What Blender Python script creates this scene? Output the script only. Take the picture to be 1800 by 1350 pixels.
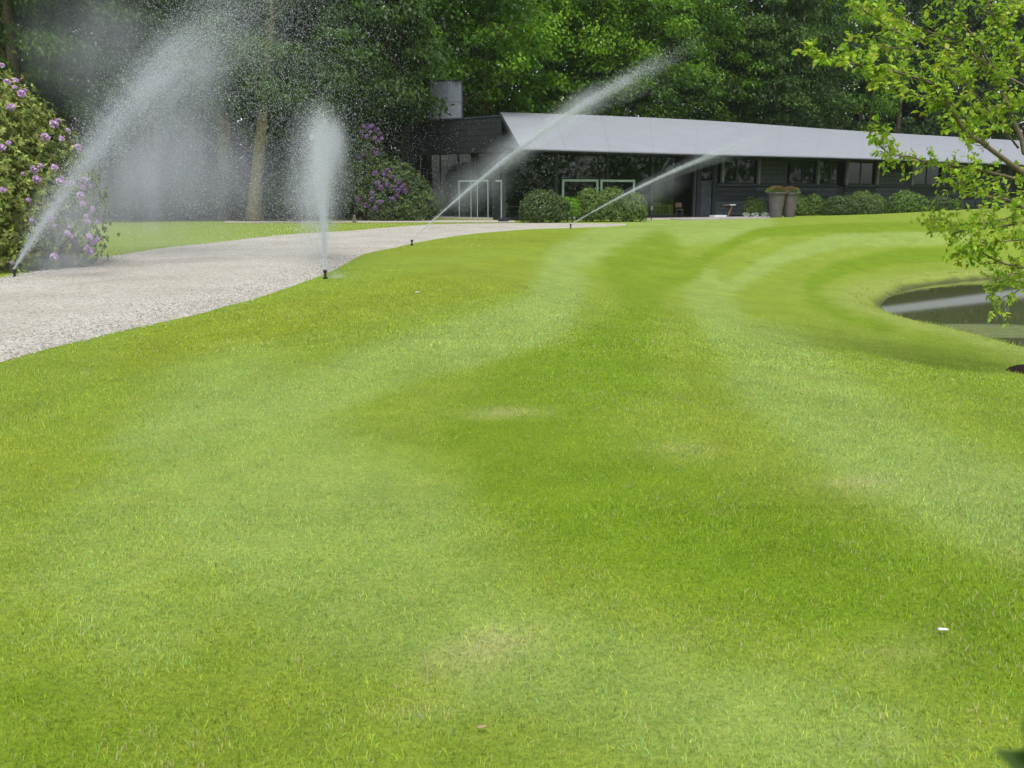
import bpy, math, random
import numpy as np
from mathutils import Vector

for o in list(bpy.data.objects):
    bpy.data.objects.remove(o)
S = bpy.context.scene
COL = S.collection
RNG = np.random.default_rng(7)
random.seed(7)

# ------------------------------------------------------------------ camera
PITCH = math.atan(335 / 1750)
CAMZ = 1.6
cam_data = bpy.data.cameras.new('camera')
cam_data.lens = 35
cam_data.sensor_width = 36
cam_data.clip_start = 0.05
cam_data.clip_end = 3000
cam_data.dof.use_dof = True
cam_data.dof.focus_distance = 16
cam_data.dof.aperture_fstop = 9
cam = bpy.data.objects.new('camera', cam_data)
cam.location = (0, 0, CAMZ)
cam.rotation_euler = (math.pi / 2 - PITCH, 0, 0)
COL.objects.link(cam)
S.camera = cam

# ------------------------------------------------------------------ sky, sun, exposure
SUN_EL, SUN_ROT = math.radians(60), math.radians(182)      # behind the camera, to the left
world = bpy.data.worlds.new('World')
S.world = world
world.use_nodes = True
nt = world.node_tree
nt.nodes.clear()
out = nt.nodes.new('ShaderNodeOutputWorld')
bg = nt.nodes.new('ShaderNodeBackground')
sky = nt.nodes.new('ShaderNodeTexSky')
sky.sky_type = 'NISHITA'
sky.sun_disc = False
sky.sun_elevation = SUN_EL
sky.sun_rotation = SUN_ROT
sky.air_density = 1.0
sky.dust_density = 2.5
sky.ozone_density = 1.0
bw = nt.nodes.new('ShaderNodeRGBToBW')
tcw = nt.nodes.new('ShaderNodeTexCoord')
cl = nt.nodes.new('ShaderNodeTexNoise')
cl.inputs['Scale'].default_value = 3.0
cl.inputs['Detail'].default_value = 5
cr = nt.nodes.new('ShaderNodeMapRange')
cr.inputs['From Min'].default_value = 0.35
cr.inputs['From Max'].default_value = 0.6
cr.inputs['To Min'].default_value = 0.5
cr.inputs['To Max'].default_value = 0.9
mul = nt.nodes.new('ShaderNodeVectorMath')
mul.operation = 'SCALE'
mul.inputs['Scale'].default_value = 1.35
mx = nt.nodes.new('ShaderNodeMix')
mx.data_type = 'RGBA'
nt.links.new(sky.outputs[0], bw.inputs[0])
nt.links.new(tcw.outputs['Generated'], cl.inputs['Vector'])
nt.links.new(cl.outputs[0], cr.inputs['Value'])
nt.links.new(bw.outputs[0], mul.inputs[0])
nt.links.new(cr.outputs[0], mx.inputs['Factor'])
nt.links.new(sky.outputs[0], mx.inputs['A'])
nt.links.new(mul.outputs[0], mx.inputs['B'])
nt.links.new(mx.outputs['Result'], bg.inputs['Color'])
bg.inputs['Strength'].default_value = 0.125
nt.links.new(bg.outputs[0], out.inputs[0])

sun_d = bpy.data.lights.new('sun', 'SUN')
sun_d.energy = 1.5
sun_d.angle = math.radians(24)
sun_d.color = (1.0, 0.96, 0.88)
sun = bpy.data.objects.new('sun', sun_d)
COL.objects.link(sun)
sd = Vector((math.sin(SUN_ROT) * math.cos(SUN_EL), math.cos(SUN_ROT) * math.cos(SUN_EL), math.sin(SUN_EL)))
sun.rotation_euler = sd.to_track_quat('Z', 'Y').to_euler()

S.view_settings.view_transform = 'Standard'
S.view_settings.look = 'None'
S.view_settings.gamma = 1
S.view_settings.use_curve_mapping = False
S.view_settings.exposure = 0.82
S.render.engine = 'CYCLES'
S.cycles.use_denoising = True
S.cycles.max_bounces = 6
S.cycles.diffuse_bounces = 3
S.cycles.glossy_bounces = 3
S.cycles.transmission_bounces = 4
S.cycles.transparent_max_bounces = 12
S.cycles.volume_bounces = 1
S.cycles.volume_step_rate = 1.0
S.cycles.volume_max_steps = 64
S.cycles.caustics_reflective = False
S.cycles.caustics_refractive = False

# ------------------------------------------------------------------ where things stand
cp, sp = math.cos(PITCH), math.sin(PITCH)

def ray(px, py):
    u, v = (px - 900) / 1750, (675 - py) / 1750
    return np.array((u, cp + v * sp, -sp + v * cp))

def G(px, py, z=0.0):
    """the point of the level z seen there in the photograph"""
    r = ray(px, py)
    t = (z - CAMZ) / r[2]
    return np.array((r[0] * t, r[1] * t, z))

def AT(px, py, Y):
    r = ray(px, py)
    t = Y / r[1]
    return np.array((r[0] * t, Y, CAMZ + r[2] * t))

def proj(x, y, z):
    dy, dz = y, z - CAMZ
    f = dy * cp - dz * sp
    u = dy * sp + dz * cp
    f = np.maximum(f, 1e-3)
    return 900 + 1750 * x / f, 675 - 1750 * u / f

def sstep(a, b, x):
    t = np.clip((x - a) / (b - a), 0, 1)
    return t * t * (3 - 2 * t)

def hashn(ix, iy, seed):
    h = (ix.astype(np.int64) * 374761393 + iy.astype(np.int64) * 668265263 + seed * 982451653) & 0xffffffff
    h = ((h ^ (h >> 13)) * 1274126177) & 0xffffffff
    return ((h ^ (h >> 16)) & 0xffff) / 65535.0

def vnoise(x, y, seed=0):
    ix, iy = np.floor(x), np.floor(y)
    fx, fy = x - ix, y - iy
    fx, fy = fx * fx * (3 - 2 * fx), fy * fy * (3 - 2 * fy)
    a, b = hashn(ix, iy, seed), hashn(ix + 1, iy, seed)
    c, d = hashn(ix, iy + 1, seed), hashn(ix + 1, iy + 1, seed)
    return (a * (1 - fx) + b * fx) * (1 - fy) + (c * (1 - fx) + d * fx) * fy

def fbm(x, y, seed=0, n=4):
    s, a, t = 0, 0.5, 0
    for i in range(n):
        s = s + a * vnoise(x * 2 ** i + 17.3 * i, y * 2 ** i - 9.1 * i, seed + i)
        t += a
        a *= 0.5
    return s / t

def seg_dist(px, py, pts):
    """distance to a polyline and the fraction along it"""
    best = np.full(np.shape(px), 1e9)
    for (ax, ay), (bx, by) in zip(pts[:-1], pts[1:]):
        dx, dy = bx - ax, by - ay
        t = np.clip(((px - ax) * dx + (py - ay) * dy) / (dx * dx + dy * dy + 1e-12), 0, 1)
        best = np.minimum(best, np.hypot(px - ax - t * dx, py - ay - t * dy))
    return best

def inside(px, py, poly):
    c = np.zeros(np.shape(px), bool)
    n = len(poly)
    for i in range(n):
        (ax, ay), (bx, by) = poly[i], poly[(i + 1) % n]
        if ay == by:
            continue
        hit = ((ay > py) != (by > py)) & (px < (bx - ax) * (py - ay) / (by - ay) + ax)
        c ^= hit
    return c

WATER_Z = -1.40
LIP_Z = -1.18
lip_px = [(1900, 640), (1800, 613), (1740, 598), (1680, 581), (1600, 563), (1545, 548), (1512, 534), (1506, 522), (1522, 508), (1560, 495),
          (1610, 486), (1680, 479), (1760, 474), (1900, 470), (2150, 474), (2450, 500), (2450, 600), (2200, 660)]
LIP = [tuple(G(a, b, LIP_Z)[:2]) for a, b in lip_px]
LIPC = LIP + [LIP[0]]

def H(x, y):
    x = np.asarray(x, float)
    y = np.asarray(y, float)
    d = seg_dist(x, y, LIPC)
    ins = inside(x, y, LIP)
    outer = LIP_Z * (1 - sstep(0.0, 12.0, d)) - 0.07 * np.exp(-(d / 0.5) ** 2) * 0
    inner = LIP_Z - 1.3 * sstep(0.0, 2.4, d)
    z = np.where(ins, inner, outer)
    z = z + 0.75 * np.exp(-((x - 33) / 10) ** 2 - ((y - 62) / 9) ** 2)
    return z

def GH(px, py):
    z = 0.0
    for _ in range(12):
        p = G(px, py, z)
        z = float(H(p[0], p[1]))
    return np.array((p[0], p[1], z))

# ------------------------------------------------------------------ materials
def new_mat(name):
    m = bpy.data.materials.new(name)
    m.use_nodes = True
    n = m.node_tree
    b = n.nodes['Principled BSDF']
    return m, n, b

def ramp(n, stops):
    r = n.nodes.new('ShaderNodeValToRGB')
    e = r.color_ramp.elements
    while len(e) < len(stops):
        e.new(0.5)
    for k, (p, c) in zip(e, stops):
        k.position = p
        k.color = (*c, 1)
    return r

def noise(n, scale, detail=3, coord='Object', rough=0.5):
    t = n.nodes.new('ShaderNodeTexNoise')
    t.inputs['Scale'].default_value = scale
    t.inputs['Detail'].default_value = detail
    t.inputs['Roughness'].default_value = rough
    c = n.nodes.new('ShaderNodeTexCoord')
    n.links.new(c.outputs[coord], t.inputs['Vector'])
    return t

def bump(n, b, h, strength=0.4, dist=0.02):
    k = n.nodes.new('ShaderNodeBump')
    k.inputs['Strength'].default_value = strength
    k.inputs['Distance'].default_value = dist
    n.links.new(h, k.inputs['Height'])
    n.links.new(k.outputs[0], b.inputs['Normal'])

def plain(name, c1, c2=None, scale=3, rough=0.7, spec=0.3, bmp=0.2, metallic=0):
    m, n, b = new_mat(name)
    c2 = c2 or tuple(x * 0.75 for x in c1)
    t = noise(n, scale, 5)
    r = ramp(n, [(0.3, c2), (0.7, c1)])
    n.links.new(t.outputs[0], r.inputs[0])
    n.links.new(r.outputs[0], b.inputs['Base Color'])
    b.inputs['Roughness'].default_value = rough
    b.inputs['Specular IOR Level'].default_value = spec
    b.inputs['Metallic'].default_value = metallic
    if bmp:
        bump(n, b, t.outputs[0], bmp)
    return m

def leaf_mat(name, trans=0.35, rough=0.5, spec=0.35, sat=1.0, val=1.0):
    """colour comes from the per-leaf attribute 'tint'"""
    m, n, b = new_mat(name)
    a = n.nodes.new('ShaderNodeAttribute')
    a.attribute_name = 'tint'
    hs = n.nodes.new('ShaderNodeHueSaturation')
    hs.inputs['Saturation'].default_value = sat
    hs.inputs['Value'].default_value = val
    n.links.new(a.outputs['Color'], hs.inputs['Color'])
    n.links.new(hs.outputs[0], b.inputs['Base Color'])
    b.inputs['Roughness'].default_value = rough
    b.inputs['Specular IOR Level'].default_value = spec
    tr = n.nodes.new('ShaderNodeBsdfTranslucent')
    hs2 = n.nodes.new('ShaderNodeHueSaturation')
    hs2.inputs['Value'].default_value = 1.3
    n.links.new(hs.outputs[0], hs2.inputs['Color'])
    n.links.new(hs2.outputs[0], tr.inputs['Color'])
    mixs = n.nodes.new('ShaderNodeMixShader')
    mixs.inputs[0].default_value = trans
    n.links.new(b.outputs[0], mixs.inputs[1])
    n.links.new(tr.outputs[0], mixs.inputs[2])
    n.links.new(mixs.outputs[0], n.nodes['Material Output'].inputs['Surface'])
    return m

M = {}
M['leaf'] = leaf_mat('tree leaves', 0.35, rough=0.5)
M['leaf_young'] = leaf_mat('young tree leaves', 0.45, rough=0.45)
M['leaf_bush'] = leaf_mat('shrub leaves', 0.25, rough=0.55, spec=0.2)
M['blade'] = leaf_mat('grass blades', 0.3, rough=0.55, spec=0.25)
M['petal'] = plain('rhododendron petals', (0.68, 0.48, 0.76), (0.55, 0.35, 0.64), 30, 0.6, 0.2, 0)
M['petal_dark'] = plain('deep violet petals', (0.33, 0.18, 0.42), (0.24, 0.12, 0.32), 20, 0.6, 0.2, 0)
M['bark'] = plain('grey brown bark', (0.20, 0.17, 0.12), (0.07, 0.06, 0.045), 9, 0.95, 0.1, 0.9)
M['bark_mossy'] = plain('mossy beech bark', (0.26, 0.23, 0.13), (0.12, 0.12, 0.06), 5, 0.95, 0.1, 0.8)
M['bark_young'] = plain('young branch bark', (0.21, 0.17, 0.13), (0.11, 0.09, 0.07), 25, 0.85, 0.2, 0.3)
M['charcoal'] = plain('charcoal stained timber', (0.021, 0.026, 0.031), (0.012, 0.015, 0.018), 6, 0.75, 0.3, 0.5)
M['charcoal_light'] = plain('weathered charcoal timber', (0.046, 0.056, 0.066), (0.028, 0.035, 0.042), 4, 0.7, 0.3, 0.4)
M['post'] = plain('grey painted timber post', (0.15, 0.17, 0.18), (0.09, 0.105, 0.11), 5, 0.7, 0.3, 0.3)
M['roof'] = plain('pale grey standing roof sheet', (0.27, 0.285, 0.325), (0.245, 0.26, 0.298), 0.6, 0.55, 0.35, 0.05)
M['chimney'] = plain('blue grey sheet metal', (0.17, 0.19, 0.225), (0.14, 0.16, 0.19), 2, 0.55, 0.4, 0.1)
M['mint'] = plain('mint white painted frame', (0.42, 0.54, 0.50), (0.34, 0.45, 0.42), 3, 0.5, 0.4, 0)
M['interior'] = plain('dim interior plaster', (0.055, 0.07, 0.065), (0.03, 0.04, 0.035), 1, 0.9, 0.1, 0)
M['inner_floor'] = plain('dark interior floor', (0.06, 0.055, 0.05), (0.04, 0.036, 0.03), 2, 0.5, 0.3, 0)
M['paving'] = plain('grey terrace slabs', (0.33, 0.31, 0.33), (0.24, 0.22, 0.24), 2.5, 0.85, 0.2, 0.3)
M['stone_kerb'] = plain('pale stone kerb', (0.46, 0.42, 0.38), (0.36, 0.33, 0.30), 6, 0.9, 0.2, 0.3)
M['pot'] = plain('grey brown glazed pot', (0.115, 0.105, 0.11), (0.08, 0.072, 0.076), 3, 0.6, 0.35, 0.15)
M['soil'] = plain('dark planting soil', (0.035, 0.025, 0.018), (0.015, 0.011, 0.008), 14, 1.0, 0.05, 0.9)
M['wood_bench'] = plain('pale bench wood', (0.30, 0.20, 0.14), (0.20, 0.13, 0.09), 9, 0.7, 0.2, 0.3)
M['white'] = plain('white painted surface', (0.72, 0.73, 0.75), (0.62, 0.63, 0.66), 8, 0.6, 0.3, 0.05)
M['black'] = plain('black rubber plastic', (0.022, 0.024, 0.022), (0.012, 0.013, 0.012), 30, 0.5, 0.4, 0.1)
M['terracotta_red'] = plain('red sprinkler cap', (0.16, 0.05, 0.03), None, 30, 0.6, 0.3, 0)
M['dry'] = plain('dry pale stalk', (0.42, 0.33, 0.20), (0.3, 0.22, 0.12), 40, 0.9, 0.1, 0.1)

def make_water_mat():
    m, n, b = new_mat('pond water')
    b.inputs['Base Color'].default_value = (0.075, 0.090, 0.034, 1)
    b.inputs['Roughness'].default_value = 0.03
    b.inputs['IOR'].default_value = 1.33
    b.inputs['Specular IOR Level'].default_value = 0.5
    c = n.nodes.new('ShaderNodeTexCoord')
    mp = n.nodes.new('ShaderNodeMapping')
    mp.inputs['Scale'].default_value = (1.0, 3.0, 1)
    t = n.nodes.new('ShaderNodeTexNoise')
    t.inputs['Scale'].default_value = 2.2
    t.inputs['Detail'].default_value = 3
    n.links.new(c.outputs['Object'], mp.inputs[0])
    n.links.new(mp.outputs[0], t.inputs['Vector'])
    # a breeze ruffles one patch of the pond more than the rest
    cen = (10.6, 22.0, -1.4)
    sb = n.nodes.new('ShaderNodeVectorMath')
    sb.operation = 'SUBTRACT'
    sb.inputs[1].default_value = cen
    n.links.new(c.outputs['Object'], sb.inputs[0])
    sc_ = n.nodes.new('ShaderNodeVectorMath')
    sc_.operation = 'MULTIPLY'
    sc_.inputs[1].default_value = (0.42, 0.8, 0.0)
    n.links.new(sb.outputs[0], sc_.inputs[0])
    le = n.nodes.new('ShaderNodeVectorMath')
    le.operation = 'LENGTH'
    n.links.new(sc_.outputs[0], le.inputs[0])
    r = n.nodes.new('ShaderNodeMapRange')
    r.interpolation_type = 'SMOOTHSTEP'
    r.inputs['From Min'].default_value = 0.2
    r.inputs['From Max'].default_value = 1.1
    r.inputs['To Min'].default_value = 0.9
    r.inputs['To Max'].default_value = 0.0004
    n.links.new(le.outputs['Value'], r.inputs['Value'])
    k = n.nodes.new('ShaderNodeBump')
    k.inputs['Distance'].default_value = 0.12
    t.inputs['Scale'].default_value = 3.2
    n.links.new(r.outputs[0], k.inputs['Strength'])
    n.links.new(t.outputs[0], k.inputs['Height'])
    n.links.new(k.outputs[0], b.inputs['Normal'])
    return m
M['water'] = make_water_mat()

def make_glass():
    m, n, b = new_mat('window glass')
    n.nodes.remove(b)
    ge = n.nodes.new('ShaderNodeNewGeometry')
    dt = n.nodes.new('ShaderNodeVectorMath')
    dt.operation = 'DOT_PRODUCT'
    n.links.new(ge.outputs['Normal'], dt.inputs[0])
    n.links.new(ge.outputs['Incoming'], dt.inputs[1])
    def mth(op, a, b_):
        q = n.nodes.new('ShaderNodeMath')
        q.operation = op
        for i_, x_ in enumerate((a, b_)):
            if x_ is None:
                continue
            if isinstance(x_, (int, float)):
                q.inputs[i_].default_value = x_
            else:
                n.links.new(x_, q.inputs[i_])
        return q.outputs[0]
    ab = mth('ABSOLUTE', dt.outputs['Value'], None)
    p5 = mth('POWER', mth('SUBTRACT', 1.0, ab), 5.0)
    frv = mth('ADD', mth('MULTIPLY', p5, 0.92), 0.06)
    tr = n.nodes.new('ShaderNodeBsdfTransparent')
    tr.inputs[0].default_value = (0.72, 0.80, 0.76, 1)
    gl = n.nodes.new('ShaderNodeBsdfGlossy')
    gl.inputs['Roughness'].default_value = 0.02
    t = noise(n, 0.5, 1)
    k = n.nodes.new('ShaderNodeBump')
    k.inputs['Strength'].default_value = 0.05
    n.links.new(t.outputs[0], k.inputs['Height'])
    n.links.new(k.outputs[0], gl.inputs['Normal'])
    mm = n.nodes.new('ShaderNodeMixShader')
    n.links.new(frv, mm.inputs[0])
    n.links.new(tr.outputs[0], mm.inputs[1])
    n.links.new(gl.outputs[0], mm.inputs[2])
    n.links.new(mm.outputs[0], n.nodes['Material Output'].inputs['Surface'])
    return m
M['glass'] = make_glass()

def make_drop():
    m, n, b = new_mat('spray droplets')
    n.nodes.remove(b)
    df = n.nodes.new('ShaderNodeBsdfDiffuse')
    df.inputs[0].default_value = (0.86, 0.93, 0.97, 1)
    tl = n.nodes.new('ShaderNodeBsdfTranslucent')
    tl.inputs[0].default_value = (0.88, 0.95, 0.99, 1)
    gl = n.nodes.new('ShaderNodeBsdfGlossy')
    gl.inputs['Roughness'].default_value = 0.25
    a = n.nodes.new('ShaderNodeMixShader')
    a.inputs[0].default_value = 0.5
    c = n.nodes.new('ShaderNodeMixShader')
    c.inputs[0].default_value = 0.15
    n.links.new(df.outputs[0], a.inputs[1])
    n.links.new(tl.outputs[0], a.inputs[2])
    n.links.new(a.outputs[0], c.inputs[1])
    n.links.new(gl.outputs[0], c.inputs[2])
    n.links.new(c.outputs[0], n.nodes['Material Output'].inputs['Surface'])
    return m
M['drop'] = make_drop()

def make_ground():
    m, n, b = new_mat('mown lawn and woodland floor')
    a = n.nodes.new('ShaderNodeAttribute')
    a.attribute_name = 'tint'
    f = noise(n, 38, 4, rough=0.7)
    r = ramp(n, [(0.25, (0.62, 0.62, 0.62)), (0.75, (1.32, 1.32, 1.32))])
    n.links.new(f.outputs[0], r.inputs[0])
    mu = n.nodes.new('ShaderNodeMix')
    mu.data_type = 'RGBA'
    mu.blend_type = 'MULTIPLY'
    mu.inputs['Factor'].default_value = 0.75
    n.links.new(a.outputs['Color'], mu.inputs['A'])
    n.links.new(r.outputs[0], mu.inputs['B'])
    g = noise(n, 4.5, 4, rough=0.65)
    r2 = ramp(n, [(0.3, (0.80, 0.86, 0.80)), (0.7, (1.18, 1.10, 1.1))])
    n.links.new(g.outputs[0], r2.inputs[0])
    mu2 = n.nodes.new('ShaderNodeMix')
    mu2.data_type = 'RGBA'
    mu2.blend_type = 'MULTIPLY'
    mu2.inputs['Factor'].default_value = 0.8
    n.links.new(mu.outputs['Result'], mu2.inputs['A'])
    n.links.new(r2.outputs[0], mu2.inputs['B'])
    n.links.new(mu2.outputs['Result'], b.inputs['Base Color'])
    b.inputs['Roughness'].default_value = 0.9
    b.inputs['Specular IOR Level'].default_value = 0.12
    bump(n, b, f.outputs[0], 0.7, 0.03)
    return m
M['ground'] = make_ground()

def make_gravel():
    m, n, b = new_mat('pale washed gravel')
    c = n.nodes.new('ShaderNodeTexCoord')
    v = n.nodes.new('ShaderNodeTexVoronoi')
    v.inputs['Scale'].default_value = 32
    n.links.new(c.outputs['Object'], v.inputs['Vector'])
    r = ramp(n, [(0.0, (0.22, 0.208, 0.18)), (0.45, (0.42, 0.402, 0.355)), (1.0, (0.58, 0.562, 0.51))])
    bwn = n.nodes.new('ShaderNodeRGBToBW')
    n.links.new(v.outputs['Color'], bwn.inputs[0])
    n.links.new(bwn.outputs[0], r.inputs[0])
    g = noise(n, 0.5, 5, rough=0.6)
    r2 = ramp(n, [(0.3, (0.86, 0.84, 0.82)), (0.7, (1.12, 1.12, 1.14))])
    n.links.new(g.outputs[0], r2.inputs[0])
    mu2 = n.nodes.new('ShaderNodeMix')
    mu2.data_type = 'RGBA'
    mu2.blend_type = 'MULTIPLY'
    mu2.inputs['Factor'].default_value = 1
    n.links.new(r.outputs[0], mu2.inputs['A'])
    n.links.new(r2.outputs[0], mu2.inputs['B'])
    n.links.new(mu2.outputs['Result'], b.inputs['Base Color'])
    b.inputs['Roughness'].default_value = 0.85
    b.inputs['Specular IOR Level'].default_value = 0.2
    bump(n, b, v.outputs['Distance'], 0.9, 0.03)
    return m
M['gravel'] = make_gravel()
M['pebble'] = leaf_mat('loose pebbles', 0.0, rough=0.8, spec=0.2)

# ------------------------------------------------------------------ mesh helpers
def mesh_np(name, verts, faces, mat, parent=None, tint=None, smooth=False, link=True):
    """verts (N,3), faces (M,k); tint per face (M,3)"""
    me = bpy.data.meshes.new(name)
    verts = np.asarray(verts, np.float32)
    faces = np.asarray(faces, np.int32)
    nf, k = faces.shape
    me.vertices.add(len(verts))
    me.vertices.foreach_set('co', verts.ravel())
    me.loops.add(nf * k)
    me.loops.foreach_set('vertex_index', faces.ravel())
    me.polygons.add(nf)
    me.polygons.foreach_set('loop_start', np.arange(0, nf * k, k, dtype=np.int32))
    me.polygons.foreach_set('loop_total', np.full(nf, k, np.int32))
    if smooth:
        me.polygons.foreach_set('use_smooth', np.ones(nf, bool))
    me.update(calc_edges=True)
    if tint is not None:
        tint = np.asarray(tint, np.float32)
        if len(tint) == len(verts) and len(tint) != nf:
            at = me.attributes.new('tint', 'FLOAT_COLOR', 'POINT')
        else:
            at = me.attributes.new('tint', 'FLOAT_COLOR', 'FACE')
        c = np.ones((len(tint), 4), np.float32)
        c[:, :3] = tint
        at.data.foreach_set('color', c.ravel())
    me.materials.append(mat)
    o = bpy.data.objects.new(name, me)
    if link:
        COL.objects.link(o)
    if parent:
        o.parent = parent
    return o

class MB:
    def __init__(s):
        s.v, s.f = [], []

    def add(s, v, f):
        n = len(s.v)
        s.v += [tuple(map(float, p)) for p in v]
        s.f += [tuple(i + n for i in q) for q in f]
        return s

    def hexa(s, p):
        return s.add(p, [(0, 3, 2, 1), (4, 5, 6, 7), (0, 1, 5, 4), (1, 2, 6, 5), (2, 3, 7, 6), (3, 0, 4, 7)])

    def box(s, x0, x1, y0, y1, z0, z1, T=None):
        p = [(x0, y0, z0), (x1, y0, z0), (x1, y1, z0), (x0, y1, z0), (x0, y0, z1), (x1, y0, z1), (x1, y1, z1), (x0, y1, z1)]
        if T:
            p = [T(*q) for q in p]
        return s.hexa(p)

    def tube(s, pts, radii, n=8, wob=0.0, cap=True):
        pts = [Vector(p) for p in pts]
        rings = []
        up = Vector((0.13, 0.31, 0.94))
        for i, p in enumerate(pts):
            d = (pts[min(i + 1, len(pts) - 1)] - pts[max(i - 1, 0)]).normalized()
            a = d.cross(up)
            if a.length < 1e-3:
                a = d.cross(Vector((1, 0, 0)))
            a.normalize()
            b = d.cross(a)
            rings.append([p + (a * math.cos(t) + b * math.sin(t)) * radii[i] * (1 + random.uniform(-wob, wob))
                          for t in [2 * math.pi * k / n for k in range(n)]])
        v = [q for r in rings for q in r]
        f = []
        for i in range(len(pts) - 1):
            for k in range(n):
                k2 = (k + 1) % n
                f.append((i * n + k, i * n + k2, (i + 1) * n + k2, (i + 1) * n + k))
        if cap:
            f.append(tuple(range(n))[::-1])
            f.append(tuple((len(pts) - 1) * n + k for k in range(n)))
        return s.add(v, f)

    def lathe(s, prof, n=20, c=(0, 0, 0)):
        v, f = [], []
        for r, z in prof:
            for k in range(n):
                t = 2 * math.pi * k / n
                v.append((c[0] + r * math.cos(t), c[1] + r * math.sin(t), c[2] + z))
        for i in range(len(prof) - 1):
            for k in range(n):
                k2 = (k + 1) % n
                f.append((i * n + k, i * n + k2, (i + 1) * n + k2, (i + 1) * n + k))
        f.append(tuple(range(n))[::-1])
        f.append(tuple((len(prof) - 1) * n + k for k in range(n)))
        return s.add(v, f)

    def build(s, name, mat, parent=None, smooth=False, bevel=0):
        me = bpy.data.meshes.new(name)
        me.from_pydata(s.v, [], s.f)
        me.update()
        if smooth:
            me.polygons.foreach_set('use_smooth', np.ones(len(me.polygons), bool))
        me.materials.append(mat)
        o = bpy.data.objects.new(name, me)
        COL.objects.link(o)
        if parent:
            o.parent = parent
        if bevel:
            b = o.modifiers.new('bevel', 'BEVEL')
            b.width = bevel
            b.segments = 2
            b.limit_method = 'ANGLE'
        return o

def tag(o, label=None, cat=None, group=None, kind=None):
    if label:
        o['label'] = label
    if cat:
        o['category'] = cat
    if group:
        o['group'] = group
    if kind:
        o['kind'] = kind
    return o

def empty(name, loc=(0, 0, 0), rz=0):
    o = bpy.data.objects.new(name, None)
    o.empty_display_size = 0.2
    o.location = tuple(map(float, loc))
    o.rotation_euler = (0, 0, rz)
    COL.objects.link(o)
    return o

def copy_tree(o, parent=None):
    c = o.copy()
    COL.objects.link(c)
    c.parent = parent
    for ch in list(o.children):
        copy_tree(ch, c)
    return c

def unit(v):
    return v / np.maximum(np.linalg.norm(v, axis=-1, keepdims=True), 1e-9)

def leaves(c, axis, L, W, normal=None, fold=0.0):
    """diamond leaves: base c, direction axis, length L, width W"""
    n = len(c)
    axis = unit(axis)
    if normal is None:
        normal = RNG.normal(size=(n, 3))
    side = unit(np.cross(axis, normal))
    L = np.broadcast_to(np.asarray(L, float).reshape(-1, 1), (n, 1))
    W = np.broadcast_to(np.asarray(W, float).reshape(-1, 1), (n, 1))
    nn = unit(np.cross(side, axis))
    p0 = c
    p1 = c + axis * L * 0.45 + side * W * 0.5 + nn * W * fold
    p2 = c + axis * L - nn * L * 0.12
    p3 = c + axis * L * 0.45 - side * W * 0.5 + nn * W * fold
    v = np.stack([p0, p1, p2, p3], 1).reshape(-1, 3)
    f = np.arange(4 * n).reshape(-1, 4)
    return v, f

def tints(n, cols, weights=None, var=0.18):
    cols = np.asarray(cols)
    k = RNG.choice(len(cols), n, p=weights)
    c = cols[k] * (1 + RNG.normal(0, var, (n, 1)))
    c = c * (1 + RNG.normal(0, 0.05, (n, 3)))
    return np.clip(c, 0.002, 0.9)

# ------------------------------------------------------------------ ground colour, shared by the turf sheet and the blades
GRASS_MID = np.array((0.232, 0.325, 0.036))
GRASS_WET = np.array((0.278, 0.384, 0.092))
GRASS_DARK = np.array((0.172, 0.280, 0.014))
GRASS_OLIVE = np.array((0.232, 0.300, 0.024))
SOILC = np.array((0.040, 0.036, 0.018))
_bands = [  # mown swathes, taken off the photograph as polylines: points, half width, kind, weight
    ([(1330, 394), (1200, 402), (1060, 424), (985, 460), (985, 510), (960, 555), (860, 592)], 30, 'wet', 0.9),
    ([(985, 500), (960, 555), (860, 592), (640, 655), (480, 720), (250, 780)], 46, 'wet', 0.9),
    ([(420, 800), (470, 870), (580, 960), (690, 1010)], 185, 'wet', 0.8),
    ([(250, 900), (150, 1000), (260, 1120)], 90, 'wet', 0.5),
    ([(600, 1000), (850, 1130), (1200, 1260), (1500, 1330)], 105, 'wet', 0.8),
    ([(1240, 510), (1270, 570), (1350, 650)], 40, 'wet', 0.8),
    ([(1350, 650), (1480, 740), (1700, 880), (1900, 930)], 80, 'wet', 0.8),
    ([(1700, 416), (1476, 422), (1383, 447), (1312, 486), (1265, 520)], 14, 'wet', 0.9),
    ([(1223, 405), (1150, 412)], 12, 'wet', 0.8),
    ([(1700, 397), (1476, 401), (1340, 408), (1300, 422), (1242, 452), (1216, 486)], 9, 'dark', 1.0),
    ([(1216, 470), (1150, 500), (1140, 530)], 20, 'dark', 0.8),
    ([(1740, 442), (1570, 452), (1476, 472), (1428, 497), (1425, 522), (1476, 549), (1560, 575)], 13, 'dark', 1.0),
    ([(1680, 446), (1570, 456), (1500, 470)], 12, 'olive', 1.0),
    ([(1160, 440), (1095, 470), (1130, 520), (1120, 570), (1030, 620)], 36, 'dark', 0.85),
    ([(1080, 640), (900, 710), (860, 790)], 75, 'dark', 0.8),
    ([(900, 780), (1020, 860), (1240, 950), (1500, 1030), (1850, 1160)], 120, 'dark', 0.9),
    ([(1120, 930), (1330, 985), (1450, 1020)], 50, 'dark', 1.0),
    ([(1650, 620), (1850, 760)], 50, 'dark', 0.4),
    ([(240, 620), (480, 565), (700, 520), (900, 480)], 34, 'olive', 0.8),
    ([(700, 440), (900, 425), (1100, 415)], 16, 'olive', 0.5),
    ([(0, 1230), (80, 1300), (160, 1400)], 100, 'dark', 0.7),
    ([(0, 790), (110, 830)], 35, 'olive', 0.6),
    ([(1240, 720), (1300, 820), (1450, 920)], 45, 'olive', 0.5),
]

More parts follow.
